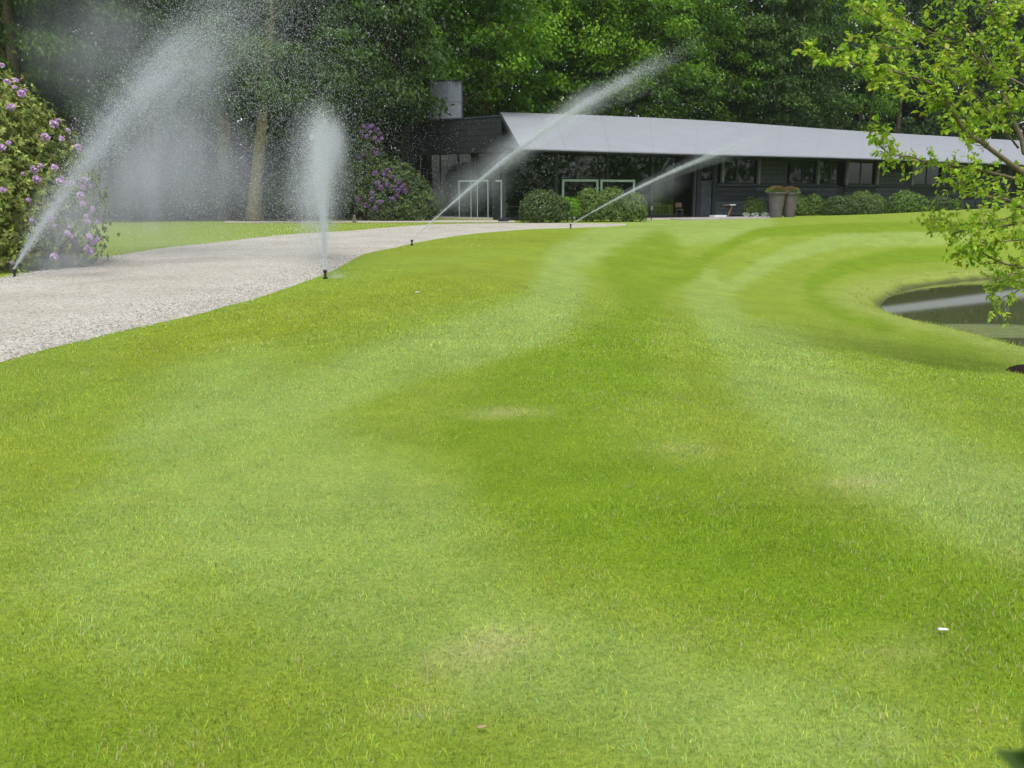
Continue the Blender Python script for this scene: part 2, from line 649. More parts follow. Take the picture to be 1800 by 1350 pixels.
def grass_colour(x, y, z):
    px, py = proj(x, y, z)
    wob = 14 * (fbm(x * 0.9, y * 0.9, 3) - 0.5)
    wet = np.zeros_like(px)
    dark = np.zeros_like(px)
    olive = np.zeros_like(px)
    pale = np.zeros_like(px)
    front = (y > 1.2) & (px > -500) & (px < 2300)
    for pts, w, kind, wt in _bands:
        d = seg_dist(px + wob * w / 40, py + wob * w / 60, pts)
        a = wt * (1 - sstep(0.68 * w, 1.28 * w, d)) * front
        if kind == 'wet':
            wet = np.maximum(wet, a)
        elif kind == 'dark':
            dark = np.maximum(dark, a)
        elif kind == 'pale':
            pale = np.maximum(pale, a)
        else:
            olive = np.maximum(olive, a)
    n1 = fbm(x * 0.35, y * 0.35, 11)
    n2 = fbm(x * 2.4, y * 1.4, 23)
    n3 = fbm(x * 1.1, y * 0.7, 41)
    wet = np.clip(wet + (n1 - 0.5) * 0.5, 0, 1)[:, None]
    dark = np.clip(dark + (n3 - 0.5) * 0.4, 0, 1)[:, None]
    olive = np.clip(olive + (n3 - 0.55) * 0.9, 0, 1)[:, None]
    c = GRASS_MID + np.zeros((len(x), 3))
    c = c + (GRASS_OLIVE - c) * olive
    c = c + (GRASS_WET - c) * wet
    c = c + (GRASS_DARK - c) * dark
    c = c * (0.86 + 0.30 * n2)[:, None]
    pl = (np.clip(pale + (n2 - 0.72) * 2.2, 0, 1))[:, None] * 0.45
    c = c + (np.array((0.30, 0.31, 0.10)) - c) * pl
    br = np.clip((fbm(x * 3.1, y * 1.7, 77) - 0.70) * 4, 0, 1)[:, None] * 0.28
    c = c + (np.array((0.20, 0.15, 0.05)) - c) * br
    # pale scalped patches
    for gx, gy, rx, ry in ((890, 725, 60, 9), (730, 1252, 110, 20), (870, 1135, 60, 14), (1180, 790, 70, 8), (1570, 1150, 60, 8), (1490, 850, 45, 7)):
        a = np.exp(-((px - gx) / rx) ** 2 - ((py - gy) / ry) ** 2) * front * (0.3 + n2)
        c = c + (np.array((0.44, 0.43, 0.20)) - c) * np.clip(a, 0, 0.75) [:, None] * (0.35 + 0.9 * fbm(x * 22, y * 22, 5, 2))[:, None]
    # rim of the pond, longer brighter grass
    d = seg_dist(x, y, LIPC)
    c = c + (np.array((0.30, 0.37, 0.09)) - c) * (0.8 * np.exp(-(d / (0.45 + 0.5 * n2)) ** 2))[:, None]
    inn = inside(x, y, LIP)
    mud = (1 - sstep(-1.37, -1.25, z + 0.10 * (n2 - 0.5)))[:, None] * inn[:, None]
    c = c + (np.array((0.085, 0.095, 0.035)) - c) * mud
    return c, px, py

# ------------------------------------------------------------------ setting: ground
def axis_coords(a, b, fine_a, fine_b, step, grow=1.12):
    mid = list(np.arange(fine_a, fine_b, step))
    lo, s, v = [], step, fine_a
    while v > a:
        s *= grow
        v -= s
        lo.append(v)
    hi, s, v = [], step, fine_b
    while v < b:
        hi.append(v)
        s *= grow
        v += s
    return np.array(lo[::-1] + mid + hi)

gx = axis_coords(-900, 900, -16, 26, 0.30)
gy = axis_coords(-900, 1100, 1.5, 46, 0.30, 1.08)
X, Y = np.meshgrid(gx, gy)
Xf, Yf = X.ravel(), Y.ravel()
Zf = H(Xf, Yf) + 0.02 * (fbm(Xf * 0.3, Yf * 0.3, 5) - 0.5)
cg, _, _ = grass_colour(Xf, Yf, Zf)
# bare ground in the shade of the woodland
wood_line = 62 + 0.0 * Xf + np.maximum(0, Xf + 2) * 0.75 + 3 * fbm(Xf * 0.1, Yf * 0.1, 9)
soil = sstep(0, 4, Yf - wood_line)[:, None]
cg = cg + (SOILC - cg) * soil
deep = (Zf < WATER_Z - 0.3)[:, None]
cg = np.where(deep, np.array((0.03, 0.028, 0.015)), cg)
nx, ny = len(gx), len(gy)
idx = np.arange(nx * ny).reshape(ny, nx)
fq = np.stack([idx[:-1, :-1], idx[:-1, 1:], idx[1:, 1:], idx[1:, :-1]], -1).reshape(-1, 4)
cg = cg * 0.82
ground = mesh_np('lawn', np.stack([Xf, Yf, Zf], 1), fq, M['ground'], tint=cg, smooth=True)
tag(ground, kind='structure')

wp = MB()
xs = [p[0] for p in LIP]
ys = [p[1] for p in LIP]
wp.add([(min(xs) - 0.2, min(ys) - 0.2, WATER_Z), (max(xs) + 0.2, min(ys) - 0.2, WATER_Z), (max(xs) + 0.2, max(ys) + 0.2, WATER_Z), (min(xs) - 0.2, max(ys) + 0.2, WATER_Z)], [(0, 1, 2, 3)])
tag(wp.build('pond_water', M['water']), kind='structure')

# gravel drive
near_px = [(-900, 830), (-500, 745), (-200, 683), (0, 641), (120, 608), (240, 580), (340, 556), (430, 531), (510, 505), (560, 487), (600, 468), (640, 447), (700, 434), (770, 420),
           (850, 409), (930, 403), (1000, 401), (1060, 399), (1100, 396)]
far_px = [(-900, 560), (-500, 530), (-200, 508), (0, 489), (80, 473), (170, 455), (230, 444), (300, 434), (400, 423), (500, 412), (560, 408), (620, 405), (700, 398), (760, 394),
          (850, 392.5), (930, 392), (1000, 392.3), (1060, 393), (1100, 393.6)]
def dense(pts, k=8):
    o = []
    for (a, b), (c, d) in zip(pts[:-1], pts[1:]):
        for i in range(k):
            t = i / k
            o.append((a + (c - a) * t, b + (d - b) * t))
    o.append(pts[-1])
    return o
nearp = [G(a, b)[:2] for a, b in dense(near_px)]
farp = [G(a, b)[:2] for a, b in dense(far_px)]
pv, pf = [], []
K = 14
for i, (a, b) in enumerate(zip(nearp, farp)):
    ja = 0.03 * math.sin(i * 2.1) + random.uniform(-0.03, 0.03)
    jb = 0.04 * math.sin(i * 1.3) + random.uniform(-0.05, 0.05)
    for k in range(K + 1):
        t = k / K
        p = a * (1 - t) + b * t
        off = (ja if k == 0 else 0) + (jb if k == K else 0)
        pv.append((p[0], p[1] + off, -0.004 if k in (0, K) else 0.016 + 0.02 * math.sin(math.pi * t)))
for i in range(len(nearp) - 1):
    for k in range(K):
        q = i * (K + 1) + k
        pf.append((q, q + K + 1, q + K + 2, q + 1))
drive = MB().add(pv, pf).build('gravel_path', M['gravel'], smooth=True)
tag(drive, kind='structure')
DRIVE_POLY = [tuple(p) for p in nearp] + [tuple(p) for p in farp[::-1]]

# strip of side path under the trees and the paved terrace in front of the house
sidep = MB()
sp_near = [(395, 392.0), (520, 391.4), (640, 391.6), (760, 391.2), (905, 391.0)]
sp_far = [(395, 388.75), (520, 388.6), (640, 388.2), (760, 387.6), (905, 387.4)]
v = [tuple(G(a, b)[:2]) + (0.012,) for a, b in sp_near] + [tuple(G(a, b)[:2]) + (0.012,) for a, b in sp_far]
nsp = len(sp_near)
sidep.add(v, [(i, i + 1, nsp + i + 1, nsp + i) for i in range(nsp - 1)])
tag(sidep.build('side_path', M['stone_kerb']), kind='structure')

# ------------------------------------------------------------------ the long low house
E = [(0.5, 57.5), (11.7, 65.0), (25.0, 72.9), (46.4, 90.2), (56.2, 98.3)]
EAVE_Z, RIDGE_Z = 4.1, 7.15
RB = []
for px, D in ((880, 71.5), (1215, 79.0), (1500, 93.4), (1800, 111.6), (1900, 119.0)):
    RB.append(((px - 900) / 1750 * D, D))
def nrm(a, b):
    d = np.array((b[0] - a[0], b[1] - a[1]), float)
    d /= np.linalg.norm(d)
    return d, np.array((-d[1], d[0]))          # along, backwards
W = []
for i, e in enumerate(E):
    a = E[max(i - 1, 0)]
    b = E[min(i + 1, len(E) - 1)]
    d, n = nrm(a, b)
    W.append(np.array(e) + n * 2.0)
W[0] = W[0] + np.array((-0.25, 0.9))

def wall_at(px):
    u = (px - 900) / 1750
    for i in range(len(W) - 1):
        a, b = W[i], W[i + 1]
        d = b - a
        # a + t d = (u*Y, Y)
        den = d[0] - u * d[1]
        t = (u * a[1] - a[0]) / den
        if (t >= -1e-6 or i == 0) and (t <= 1 or i == len(W) - 2):
            dd, nn = nrm(a, b)
            return i, a + d * t, dd, nn
def wall_frame(i):
    a, b = W[i], W[i + 1]
    dd, nn = nrm(a, b)
    ln = float(np.linalg.norm(b - a))
    def T(s, o, z):
        """s along the wall, o outward to the lawn, z up"""
        p = a + dd * s - nn * o
        return (p[0], p[1], z)
    return T, ln
def wall_s(px):
    i, p, dd, nn = wall_at(px)
    return i, float(np.dot(p - W[i], dd))

house = empty('long_low_house', (W[0][0], W[0][1], 0))
tag(house, 'long low charcoal timber house with a wide pale grey roof behind the hedges', 'house')
HL = Vector(house.location)
def hb(mb, name, mat, parent=None, **k):
    o = mb.build(name, mat, **k)
    o.data.transform(__import__('mathutils').Matrix.Translation(-HL))
    o.parent = parent or house
    return o

# roof sheet with seams, soffit, verge boards; its edges follow a smooth curve
E0, RB0 = list(E), list(RB)
def smooth_line(pts, k=4):
    P = np.array(pts, float)
    o = []
    for i in range(len(P) - 1):
        a0, a1, a2, a3 = P[max(i - 1, 0)], P[i], P[i + 1], P[min(i + 2, len(P) - 1)]
        if i == 0:
            a0 = 2 * a1 - a2 + (a3 - 2 * a2 + a1) * 0.5
        if i == len(P) - 2:
            a3 = 2 * a2 - a1
        for q in range(k):
            t = q / k
            o.append(tuple(0.5 * (2 * a1 + (a2 - a0) * t + (2 * a0 - 5 * a1 + 4 * a2 - a3) * t * t + (3 * a1 - a0 - 3 * a2 + a3) * t ** 3)))
    o.append(tuple(P[-1]))
    return o
E, RB = smooth_line(E0), smooth_line(RB0)
rf = MB()
n_e = len(E)
top = [(*E[i], EAVE_Z) for i in range(n_e)] + [(*RB[i], RIDGE_Z) for i in range(n_e)]
botm = [(*E[i], EAVE_Z - 0.07) for i in range(n_e)] + [(*RB[i], RIDGE_Z - 0.2) for i in range(n_e)]
rf.add(top + botm, [(i, i + 1, n_e + i + 1, n_e + i) for i in range(n_e - 1)]
       + [(2 * n_e + i, 3 * n_e + i, 3 * n_e + i + 1, 2 * n_e + i + 1) for i in range(n_e - 1)]
       + [(2 * n_e + i, 2 * n_e + i + 1, i + 1, i) for i in range(n_e - 1)]
       + [(n_e + i, n_e + i + 1, 3 * n_e + i + 1, 3 * n_e + i) for i in range(n_e - 1)]
       + [(0, n_e, 3 * n_e, 2 * n_e)])
roof = hb(rf, 'roof', M['roof'])
for i in range(n_e - 1):
    e0, e1 = np.array(E[i]), np.array(E[i + 1])
    r0, r1 = np.array(RB[i]), np.array(RB[i + 1])
    nseg = max(1, round(np.linalg.norm(e1 - e0) / 3.2))
    for k in range(1, nseg + (0 if i == n_e - 2 else 1)):
        t = k / nseg
        a = e0 + (e1 - e0) * t
        b = r0 + (r1 - r0) * t
        mb = MB()
        dx = 0.012
        mb.hexa([(a[0] - dx, a[1], EAVE_Z + 0.001), (a[0] + dx, a[1], EAVE_Z + 0.001), (b[0] + dx, b[1], RIDGE_Z + 0.001), (b[0] - dx, b[1], RIDGE_Z + 0.001),
                 (a[0] - dx, a[1], EAVE_Z + 0.022), (a[0] + dx, a[1], EAVE_Z + 0.022), (b[0] + dx, b[1], RIDGE_Z + 0.022), (b[0] - dx, b[1], RIDGE_Z + 0.022)])
        hb(mb, 'roof_seam', M['roof'], roof)
# verge board along the slanting left end
vb = MB()
a, b = np.array(E[0]), np.array(RB[0])
vb.hexa([(a[0] - 0.16, a[1], EAVE_Z - 0.16), (a[0] - 0.01, a[1], EAVE_Z - 0.16), (b[0] - 0.01, b[1], RIDGE_Z - 0.34), (b[0] - 0.16, b[1], RIDGE_Z - 0.34),
         (a[0] - 0.16, a[1], EAVE_Z + 0.02), (a[0] - 0.01, a[1], EAVE_Z + 0.02), (b[0] - 0.01, b[1], RIDGE_Z + 0.04), (b[0] - 0.16, b[1], RIDGE_Z + 0.04)])
hb(vb, 'verge_board', M['charcoal'])
gt = MB()
for i in range(n_e - 1):
    d, n = nrm(E[i], E[i + 1])
    a, b = np.array(E[i]) - n * 0.005, np.array(E[i + 1]) - n * 0.005
    a2, b2 = a - n * 0.06, b - n * 0.06
    gt.hexa([(*a2, EAVE_Z - 0.13), (*b2, EAVE_Z - 0.13), (*b, EAVE_Z - 0.13), (*a, EAVE_Z - 0.13), (*a2, EAVE_Z - 0.075), (*b2, EAVE_Z - 0.075), (*b, EAVE_Z - 0.075), (*a, EAVE_Z - 0.075)])
hb(gt, 'gutter', M['charcoal'])
sf = MB()
for i in range(n_e - 1):
    d, n = nrm(E[i], E[i + 1])
    a, b = np.array(E[i]) + n * 0.02, np.array(E[i + 1]) + n * 0.02
    a2, b2 = a + n * 2.3, b + n * 2.3
    sf.hexa([(*a, EAVE_Z - 0.13), (*b, EAVE_Z - 0.13), (*b2, EAVE_Z - 0.13), (*a2, EAVE_Z - 0.13), (*a, EAVE_Z - 0.075), (*b, EAVE_Z - 0.075), (*b2, EAVE_Z + 0.3), (*a2, EAVE_Z + 0.3)])
hb(sf, 'soffit', M['charcoal'])
# back wall and inner floor, ceiling
E, RB = E0, RB0
n_e = len(E)
bk = MB()
fl = MB()
for i in range(n_e - 1):
    d, n = nrm(E[i], E[i + 1])
    a, b = np.array(RB[i]) - n * 0.3, np.array(RB[i + 1]) - n * 0.3
    a2, b2 = a + n * 0.25, b + n * 0.25
    bk.hexa([(*a, 0), (*b, 0), (*b2, 0), (*a2, 0), (*a, RIDGE_Z - 0.3), (*b, RIDGE_Z - 0.3), (*b2, RIDGE_Z - 0.3), (*a2, RIDGE_Z - 0.3)])
    w0, w1 = W[i], W[i + 1]
    fl.hexa([(*w0, 0.02), (*w1, 0.02), (*b, 0.02), (*a, 0.02), (*w0, 0.07), (*w1, 0.07), (*b, 0.07), (*a, 0.07)])
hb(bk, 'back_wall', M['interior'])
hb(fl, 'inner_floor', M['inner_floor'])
WALL_TOP = EAVE_Z + 0.25

def wbox(name, px0, px1, z0, z1, o0, o1, mat, parent=None, bevel=0):
    i, s0 = wall_s(px0)
    j, s1 = wall_s(px1)
    T, ln = wall_frame(i)
    if j != i:
        s1 = ln
    return hb(MB().box(s0, s1, -o1, -o0, z0, z1, lambda x, y, z: T(x, -y, z)), name, mat, parent, bevel=bevel)

# glazed part: mullions, panes, head and sill
mull = [886, 975, 1063, 1140, 1214]
for k, m in enumerate(mull):
    wdt = 5 if k in (1,) else 3.2
    wbox('mullion', m - wdt / 2, m + wdt / 2, 0.07, WALL_TOP - 0.08, -0.08, 0.10, M['charcoal_light'])
for a, b in zip(mull[:-1], mull[1:]):
    w = wbox('window_frame', a + 2.6, b - 2.6, 0.07, 0.19, -0.05, 0.05, M['charcoal'])
    wbox('pane', a + 2.6, b - 2.6, 0.19, WALL_TOP - 0.1, 0.0, 0.012, M['glass'], w)
wbox('head_beam', 886, 1210, WALL_TOP - 0.08, WALL_TOP + 0.25, -0.1, 0.1, M['charcoal'])
# the doorway next to the glazing: dark pier, grey door leaf
wbox('pier', 1216.5, 1224, 0.0, WALL_TOP, -0.12, 0.16, M['charcoal'])
dr = wbox('door', 1225, 1243, 0.12, 2.45, -0.03, 0.05, M['charcoal_light'])
wbox('door_handle', 1239.5, 1240.6, 1.05, 1.25, 0.055, 0.12, M['post'], dr)
tr = wbox('transom_window', 1225, 1243, 2.56, WALL_TOP - 0.1, -0.02, 0.02, M['glass'])
wbox('pier', 1244, 1250, 0.0, WALL_TOP, -0.12, 0.16, M['charcoal'])
wbox('step', 1236, 1256, 0.0, 0.17, 0.35, 0.9, M['white'])
# timber wall with a band of windows: every board its own piece
def boards(px0, px1, z0, z1, bh, npx):
    z = z0
    row = 0
    while z < z1 - 0.05:
        zz = min(z + bh, z1)
        x = px0 - (npx * 0.4 if row % 2 else 0)
        while x < px1:
            a, b = max(x, px0), min(x + npx, px1)
            if b - a > 1:
                wbox('board', a + 0.12, b - 0.12, z + 0.02, zz - 0.015, -0.04, 0.03 + random.uniform(0, 0.03), M['charcoal_light'] if random.random() < 0.55 else M['charcoal'])
            x += npx
        z = zz
        row += 1
segs = [1251, 1322, 1375, 1424, 1473, 1526, 1586, 1640, 1700]
backing_cuts = [1251]
for i in range(len(W)):
    u = 900 + 1750 * W[i][0] / W[i][1]
    if 1251 < u < 1715:
        backing_cuts.append(u)
backing_cuts.append(1840)
for a, b in zip(backing_cuts[:-1], backing_cuts[1:]):
    wbox('wall', a, b - 0.01, 0.0, 2.1, -0.3, -0.05, M['charcoal'])
    wbox('wall', a, b - 0.01, 3.85, WALL_TOP + 0.2, -0.3, -0.02, M['charcoal'])
wbox('wall', 1701, 1840, 2.11, 3.84, -0.3, -0.05, M['charcoal'])
for a, b in zip(segs[:-1], segs[1:]):
    boards(a, b, 0.12, 2.05, 0.32, 200)
    # sill, panes
    wbox('sill', a + 1, b - 1, 2.11, 2.21, -0.05, 0.16, M['charcoal_light'])
    solid = (a in (1322, 1526, 1640))
    if solid:
        boards(a + 2, b - 2, 2.25, 3.84, 0.32, 200)
        wbox('wall', a + 2, b - 2, 2.22, 3.84, -0.3, -0.08, M['charcoal'])
    else:
        w = wbox('window', a + 1.6, b - 2, 2.22, 2.32, -0.06, 0.03, M['charcoal'])
        m = (a + b) / 2
        for q0, q1 in ((a + 2, m - 0.8), (m + 0.8, b - 2.2)):
            wbox('pane', q0, q1, 2.33, 3.84, -0.02, -0.008, M['glass'], w)
        wbox('glazing_bar', m - 0.7, m + 0.7, 2.33, 3.84, -0.05, 0.03, M['charcoal_light'], w)
for px in (1260, 1322, 1424, 1473, 1526, 1586, 1640):
    wbox('post', px - 1.7, px + 1.7, 2.22 if px != 1260 else 2.3, 3.95, 0.04, 0.22, M['post'])
for a, b in zip([1701, 1726, 1752, 1780], [1725.5, 1751.5, 1779.5, 1815]):
    boards(a, b, 0.12, 3.8, 0.32, 200)
hb(MB().box(*[0, 0.1, 0, 0.1, 0, 0.1], lambda x, y, z: (W[2][0] - 20.4 + x, W[2][1] - 17.5 + y, 3.3 + z)), 'lamp_box', M['post']) if False else None

# glass doors with pale frames standing inside the glazed room, and dining chairs
def inner_frame(px0, px1, z1, back, parent, bars=()):
    i, s0 = wall_s(px0)
    _, s1 = wall_s(px1)
    T, ln = wall_frame(0)
    t = 0.13
    f = lambda x, y, z: T(x, -back + y, z)
    mb = MB()
    mb.box(s0, s0 + t, -0.03, 0.03, 0.07, z1 - t - 0.002, f)
    mb.box(s1 - t, s1, -0.03, 0.03, 0.07, z1 - t - 0.002, f)
    mb.box(s0, s1, -0.03, 0.03, z1 - t, z1, f)
    mb.box(s0 + t + 0.002, s1 - t - 0.002, -0.03, 0.03, 0.07, 0.2, f)
    for q in bars:
        _, sq = wall_s(q)
        mb.box(sq, sq + 0.06, -0.03, 0.03, 0.202, z1 - t - 0.002, f)
    return hb(mb, 'door_frame', M['mint'], parent)
inner_frame(984, 1046, 2.45, -0.16, house)
inner_frame(1050, 1109, 2.45, -0.16, house)

# left wing: deep dark band over a glazed recess, dark pier, chimney box
wing = [np.array((-0.68, 61.8)), np.array((-6.2, 66.5))]
def wing_T(s, o, z):
    d = wing[1] - wing[0]
    ln = np.linalg.norm(d)
    d = d / ln
    n = np.array((-0.02, 1.0))     # the wing runs straight back
    p = wing[0] + d * s - n * o
    return (p[0], p[1], z)
WL = float(np.linalg.norm(wing[1] - wing[0]))
def wgbox(name, s0, s1, z0, z1, o0, o1, mat, parent=None):
    return hb(MB().box(s0, s1, -o1, -o0, z0, z1, lambda x, y, z: wing_T(x, -y, z)), name, mat, parent)
zb = 4.05
nb = 6
for k in range(nb):
    h = (6.15 - zb) / nb
    wgbox('fascia_board', -0.05, WL + 0.6, zb + k * h + 0.01, zb + (k + 1) * h - 0.008, 0.0, 0.05 + 0.012 * (k % 2), M['charcoal'])
wgbox('upper_wall', -0.05, WL + 0.6, zb, 6.14, -3.6, -0.004, M['charcoal'])
wgbox('flat_roof', -0.1, WL + 0.7, 6.15, 6.22, -3.7, 0.12, M['charcoal_light'])
wgbox('pier', 0.02, 0.62, 0, zb - 0.005, -0.5, 0.0, M['charcoal'])
wgbox('pier', WL + 0.1, WL + 0.55, 0, zb - 0.005, -0.5, 0.0, M['charcoal'])
wgbox('back_wall', 0, WL + 1.5, 0, zb - 0.005, -3.5, -3.3, M['interior'])
wgbox('side_wall', WL + 0.56, WL + 0.75, 0, zb - 0.005, -3.29, 0.0, M['charcoal'])
wgbox('plinth', 0.65, WL + 0.05, 0, 0.13, -0.35, -0.02, M['stone_kerb'])
wps = [0.66, 2.1, 3.6, 5.2, WL + 0.05]
for a, b in zip(wps[:-1], wps[1:]):
    w = wgbox('window_frame', a + 0.03, b - 0.03, 0.14, 0.24, -0.3, -0.2, M['charcoal'])
    wgbox('pane', a + 0.03, b - 0.03, 0.245, zb - 0.02, -0.26, -0.25, M['glass'], w)
    wgbox('mullion', a - 0.025, a + 0.025, 0.245, zb - 0.02, -0.31, -0.19, M['charcoal_light'], w)
# slim pale door frame behind the glass of the wing
def wing_frame(px0, px1, z1, back, bars):
    def s_of(px):
        u = (px - 900) / 1750
        a, d = wing[0], wing[1] - wing[0]
        t = (u * a[1] - a[0]) / (d[0] - u * d[1])
        return t * WL
    s1, s0 = s_of(px0), s_of(px1)
    mb = MB()
    f = lambda x, y, z: wing_T(x, -back + y, z)
    t = 0.06
    mb.box(s0, s0 + t, -0.02, 0.02, 0.1, z1, f)
    mb.box(s1 - t, s1, -0.02, 0.02, 0.1, z1, f)
    mb.box(s0 + t + 0.002, s1 - t - 0.002, -0.02, 0.02, z1 - t, z1, f)
    for q in bars:
        sq = s_of(q)
        mb.box(sq - 0.025, sq + 0.025, -0.02, 0.02, 0.1, z1 - t - 0.002, f)
    hb(mb, 'door_frame', M['mint'])
wing_frame(808, 859, 2.4, 0.15, (829, 840))
i0, s8 = wall_s(889)
T0, _ = wall_frame(0)
mb = MB()
f = lambda x, y, z: T0(x, y, z)
mb.box(s8 - 0.35, s8 + 0.06, -0.6, -0.54, 2.3, 2.38, f)
mb.box(s8, s8 + 0.06, -0.6, -0.54, 0.07, 2.295, f)
hb(mb, 'door_frame', M['mint'])
# chimney box
cb = MB()
c0, c1 = AT(756, 217, 67.2), AT(811, 213, 67.2)
cb.box(c0[0], c1[0], 67.2, 69.3, 6.2, 8.75)
chim = hb(cb, 'chimney', M['chimney'])
hb(MB().box(c0[0] - 0.04, c1[0] + 0.04, 67.16, 69.34, 8.752, 8.83), 'chimney_cap', M['charcoal_light'], chim)
hb(MB().box(c0[0] - 0.012, c1[0] + 0.012, 67.188, 69.31, 7.45, 7.475), 'joint', M['charcoal_light'], chim)

# terrace: grey slabs, one object each, along the house
terr = empty('terrace', (0, 0, 0))
tag(terr, kind='structure')
hbT = []
slab_me = {}
Tm, ln0 = wall_frame(0)
def slab_row(i, s0, s1, rows, o_start, step=1.5):
    T, ln = wall_frame(i)
    for r in range(rows):
        s = s0
        while s < s1:
            e = min(s + step, s1)
            o0 = o_start + r * 1.2
            hbT.append(MB().box(s + 0.012, e - 0.012, -(o0 + 1.19), -o0, 0.0, 0.045 + random.uniform(0, 0.006), lambda x, y, z: T(x, -y, z)).build('slab', M['paving'], terr))
            s = e
_, sA = wall_s(1120)
slab_row(0, sA, ln0, 4, 0.18)
slab_row(1, 0.3, 9.5, 4, 0.18)
dd0 = MB()
kp = [(1128, 386.6), (1180, 386.2), (1240, 385.8), (1300, 385.3), (1340, 384.6)]
for (a, b), (c, d) in zip(kp[:-1], kp[1:]):
    p, q = G(a, b), G(c, d)
    MB().hexa([(p[0], p[1], 0), (q[0] - 0.02, q[1], 0), (q[0] - 0.02, q[1] + 0.25, 0), (p[0], p[1] + 0.25, 0), (p[0], p[1], 0.1), (q[0] - 0.02, q[1], 0.1), (q[0] - 0.02, q[1] + 0.25, 0.1), (p[0], p[1] + 0.25, 0.1)]).build('kerb_stone', M['stone_kerb'], terr)

# dining chairs seen through the glass
def make_chair():
    r = empty('dining_chair')
    MB().box(-0.22, 0.22, -0.22, 0.22, 0.44, 0.48).build('seat', M['wood_bench'], r)
    MB().box(-0.21, 0.21, 0.19, 0.22, 0.62, 0.92).build('backrest', M['wood_bench'], r)
    for x in (-0.2, 0.2):
        MB().box(x - 0.018, x + 0.018, -0.2, -0.165, 0, 0.438).build('leg', M['post'], r)
        MB().box(x - 0.018, x + 0.018, 0.175, 0.21, 0, 0.438).build('leg', M['post'], r)
        MB().box(x - 0.015, x + 0.015, 0.19, 0.215, 0.482, 0.618).build('back_post', M['post'], r)
    return r
chair = make_chair()
chair_spots = [(897, 0.6, 'dining chair behind the glass just left of the round dark bush', 0.3), (909, 1.9, 'dining chair behind the one nearest the dark bush, inside the glazed room', 2.9),
               (936, 0.9, 'dining chair inside the glass directly above the dark round bush', 0.2), (958, 2.2, 'dining chair deep in the glazed room left of the first pale door frame', -2.6),
               (1164, 0.9, 'dining chair inside the glass right of the long hedge', 0.5), (1185, 2.0, 'dining chair deep in the room next to the dark door pier', 3.3),
               (1203, 0.8, 'dining chair close behind the glass beside the dark door pier', 0.1)]
for k, (px, back, lab, rz) in enumerate(chair_spots):
    i, s = wall_s(px)
    T, ln = wall_frame(i)
    p = T(s, -back, 0.072)
    c = chair if k == 0 else copy_tree(chair)
    c.location = p
    c.rotation_euler = (0, 0, rz)
    tag(c, lab, 'chair', 'dining chairs inside the glazed room')
def make_table(px, back, lab):
    i, s = wall_s(px)
    T, ln = wall_frame(i)
    r = empty('dining_table', T(s, -back, 0.072), 0.58)
    MB().box(-0.8, 0.8, -0.42, 0.42, 0.72, 0.75).build('table_top', M['wood_bench'], r)
    for x in (-0.72, 0.72):
        for y in (-0.35, 0.35):
            MB().box(x - 0.03, x + 0.03, y - 0.03, y + 0.03, 0, 0.718).build('leg', M['post'], r)
    tag(r, lab, 'table')
make_table(922, 1.3, 'long dining table behind the glass left of the dark bush')
make_table(1176, 1.4, 'long dining table inside the glass right of the long hedge')

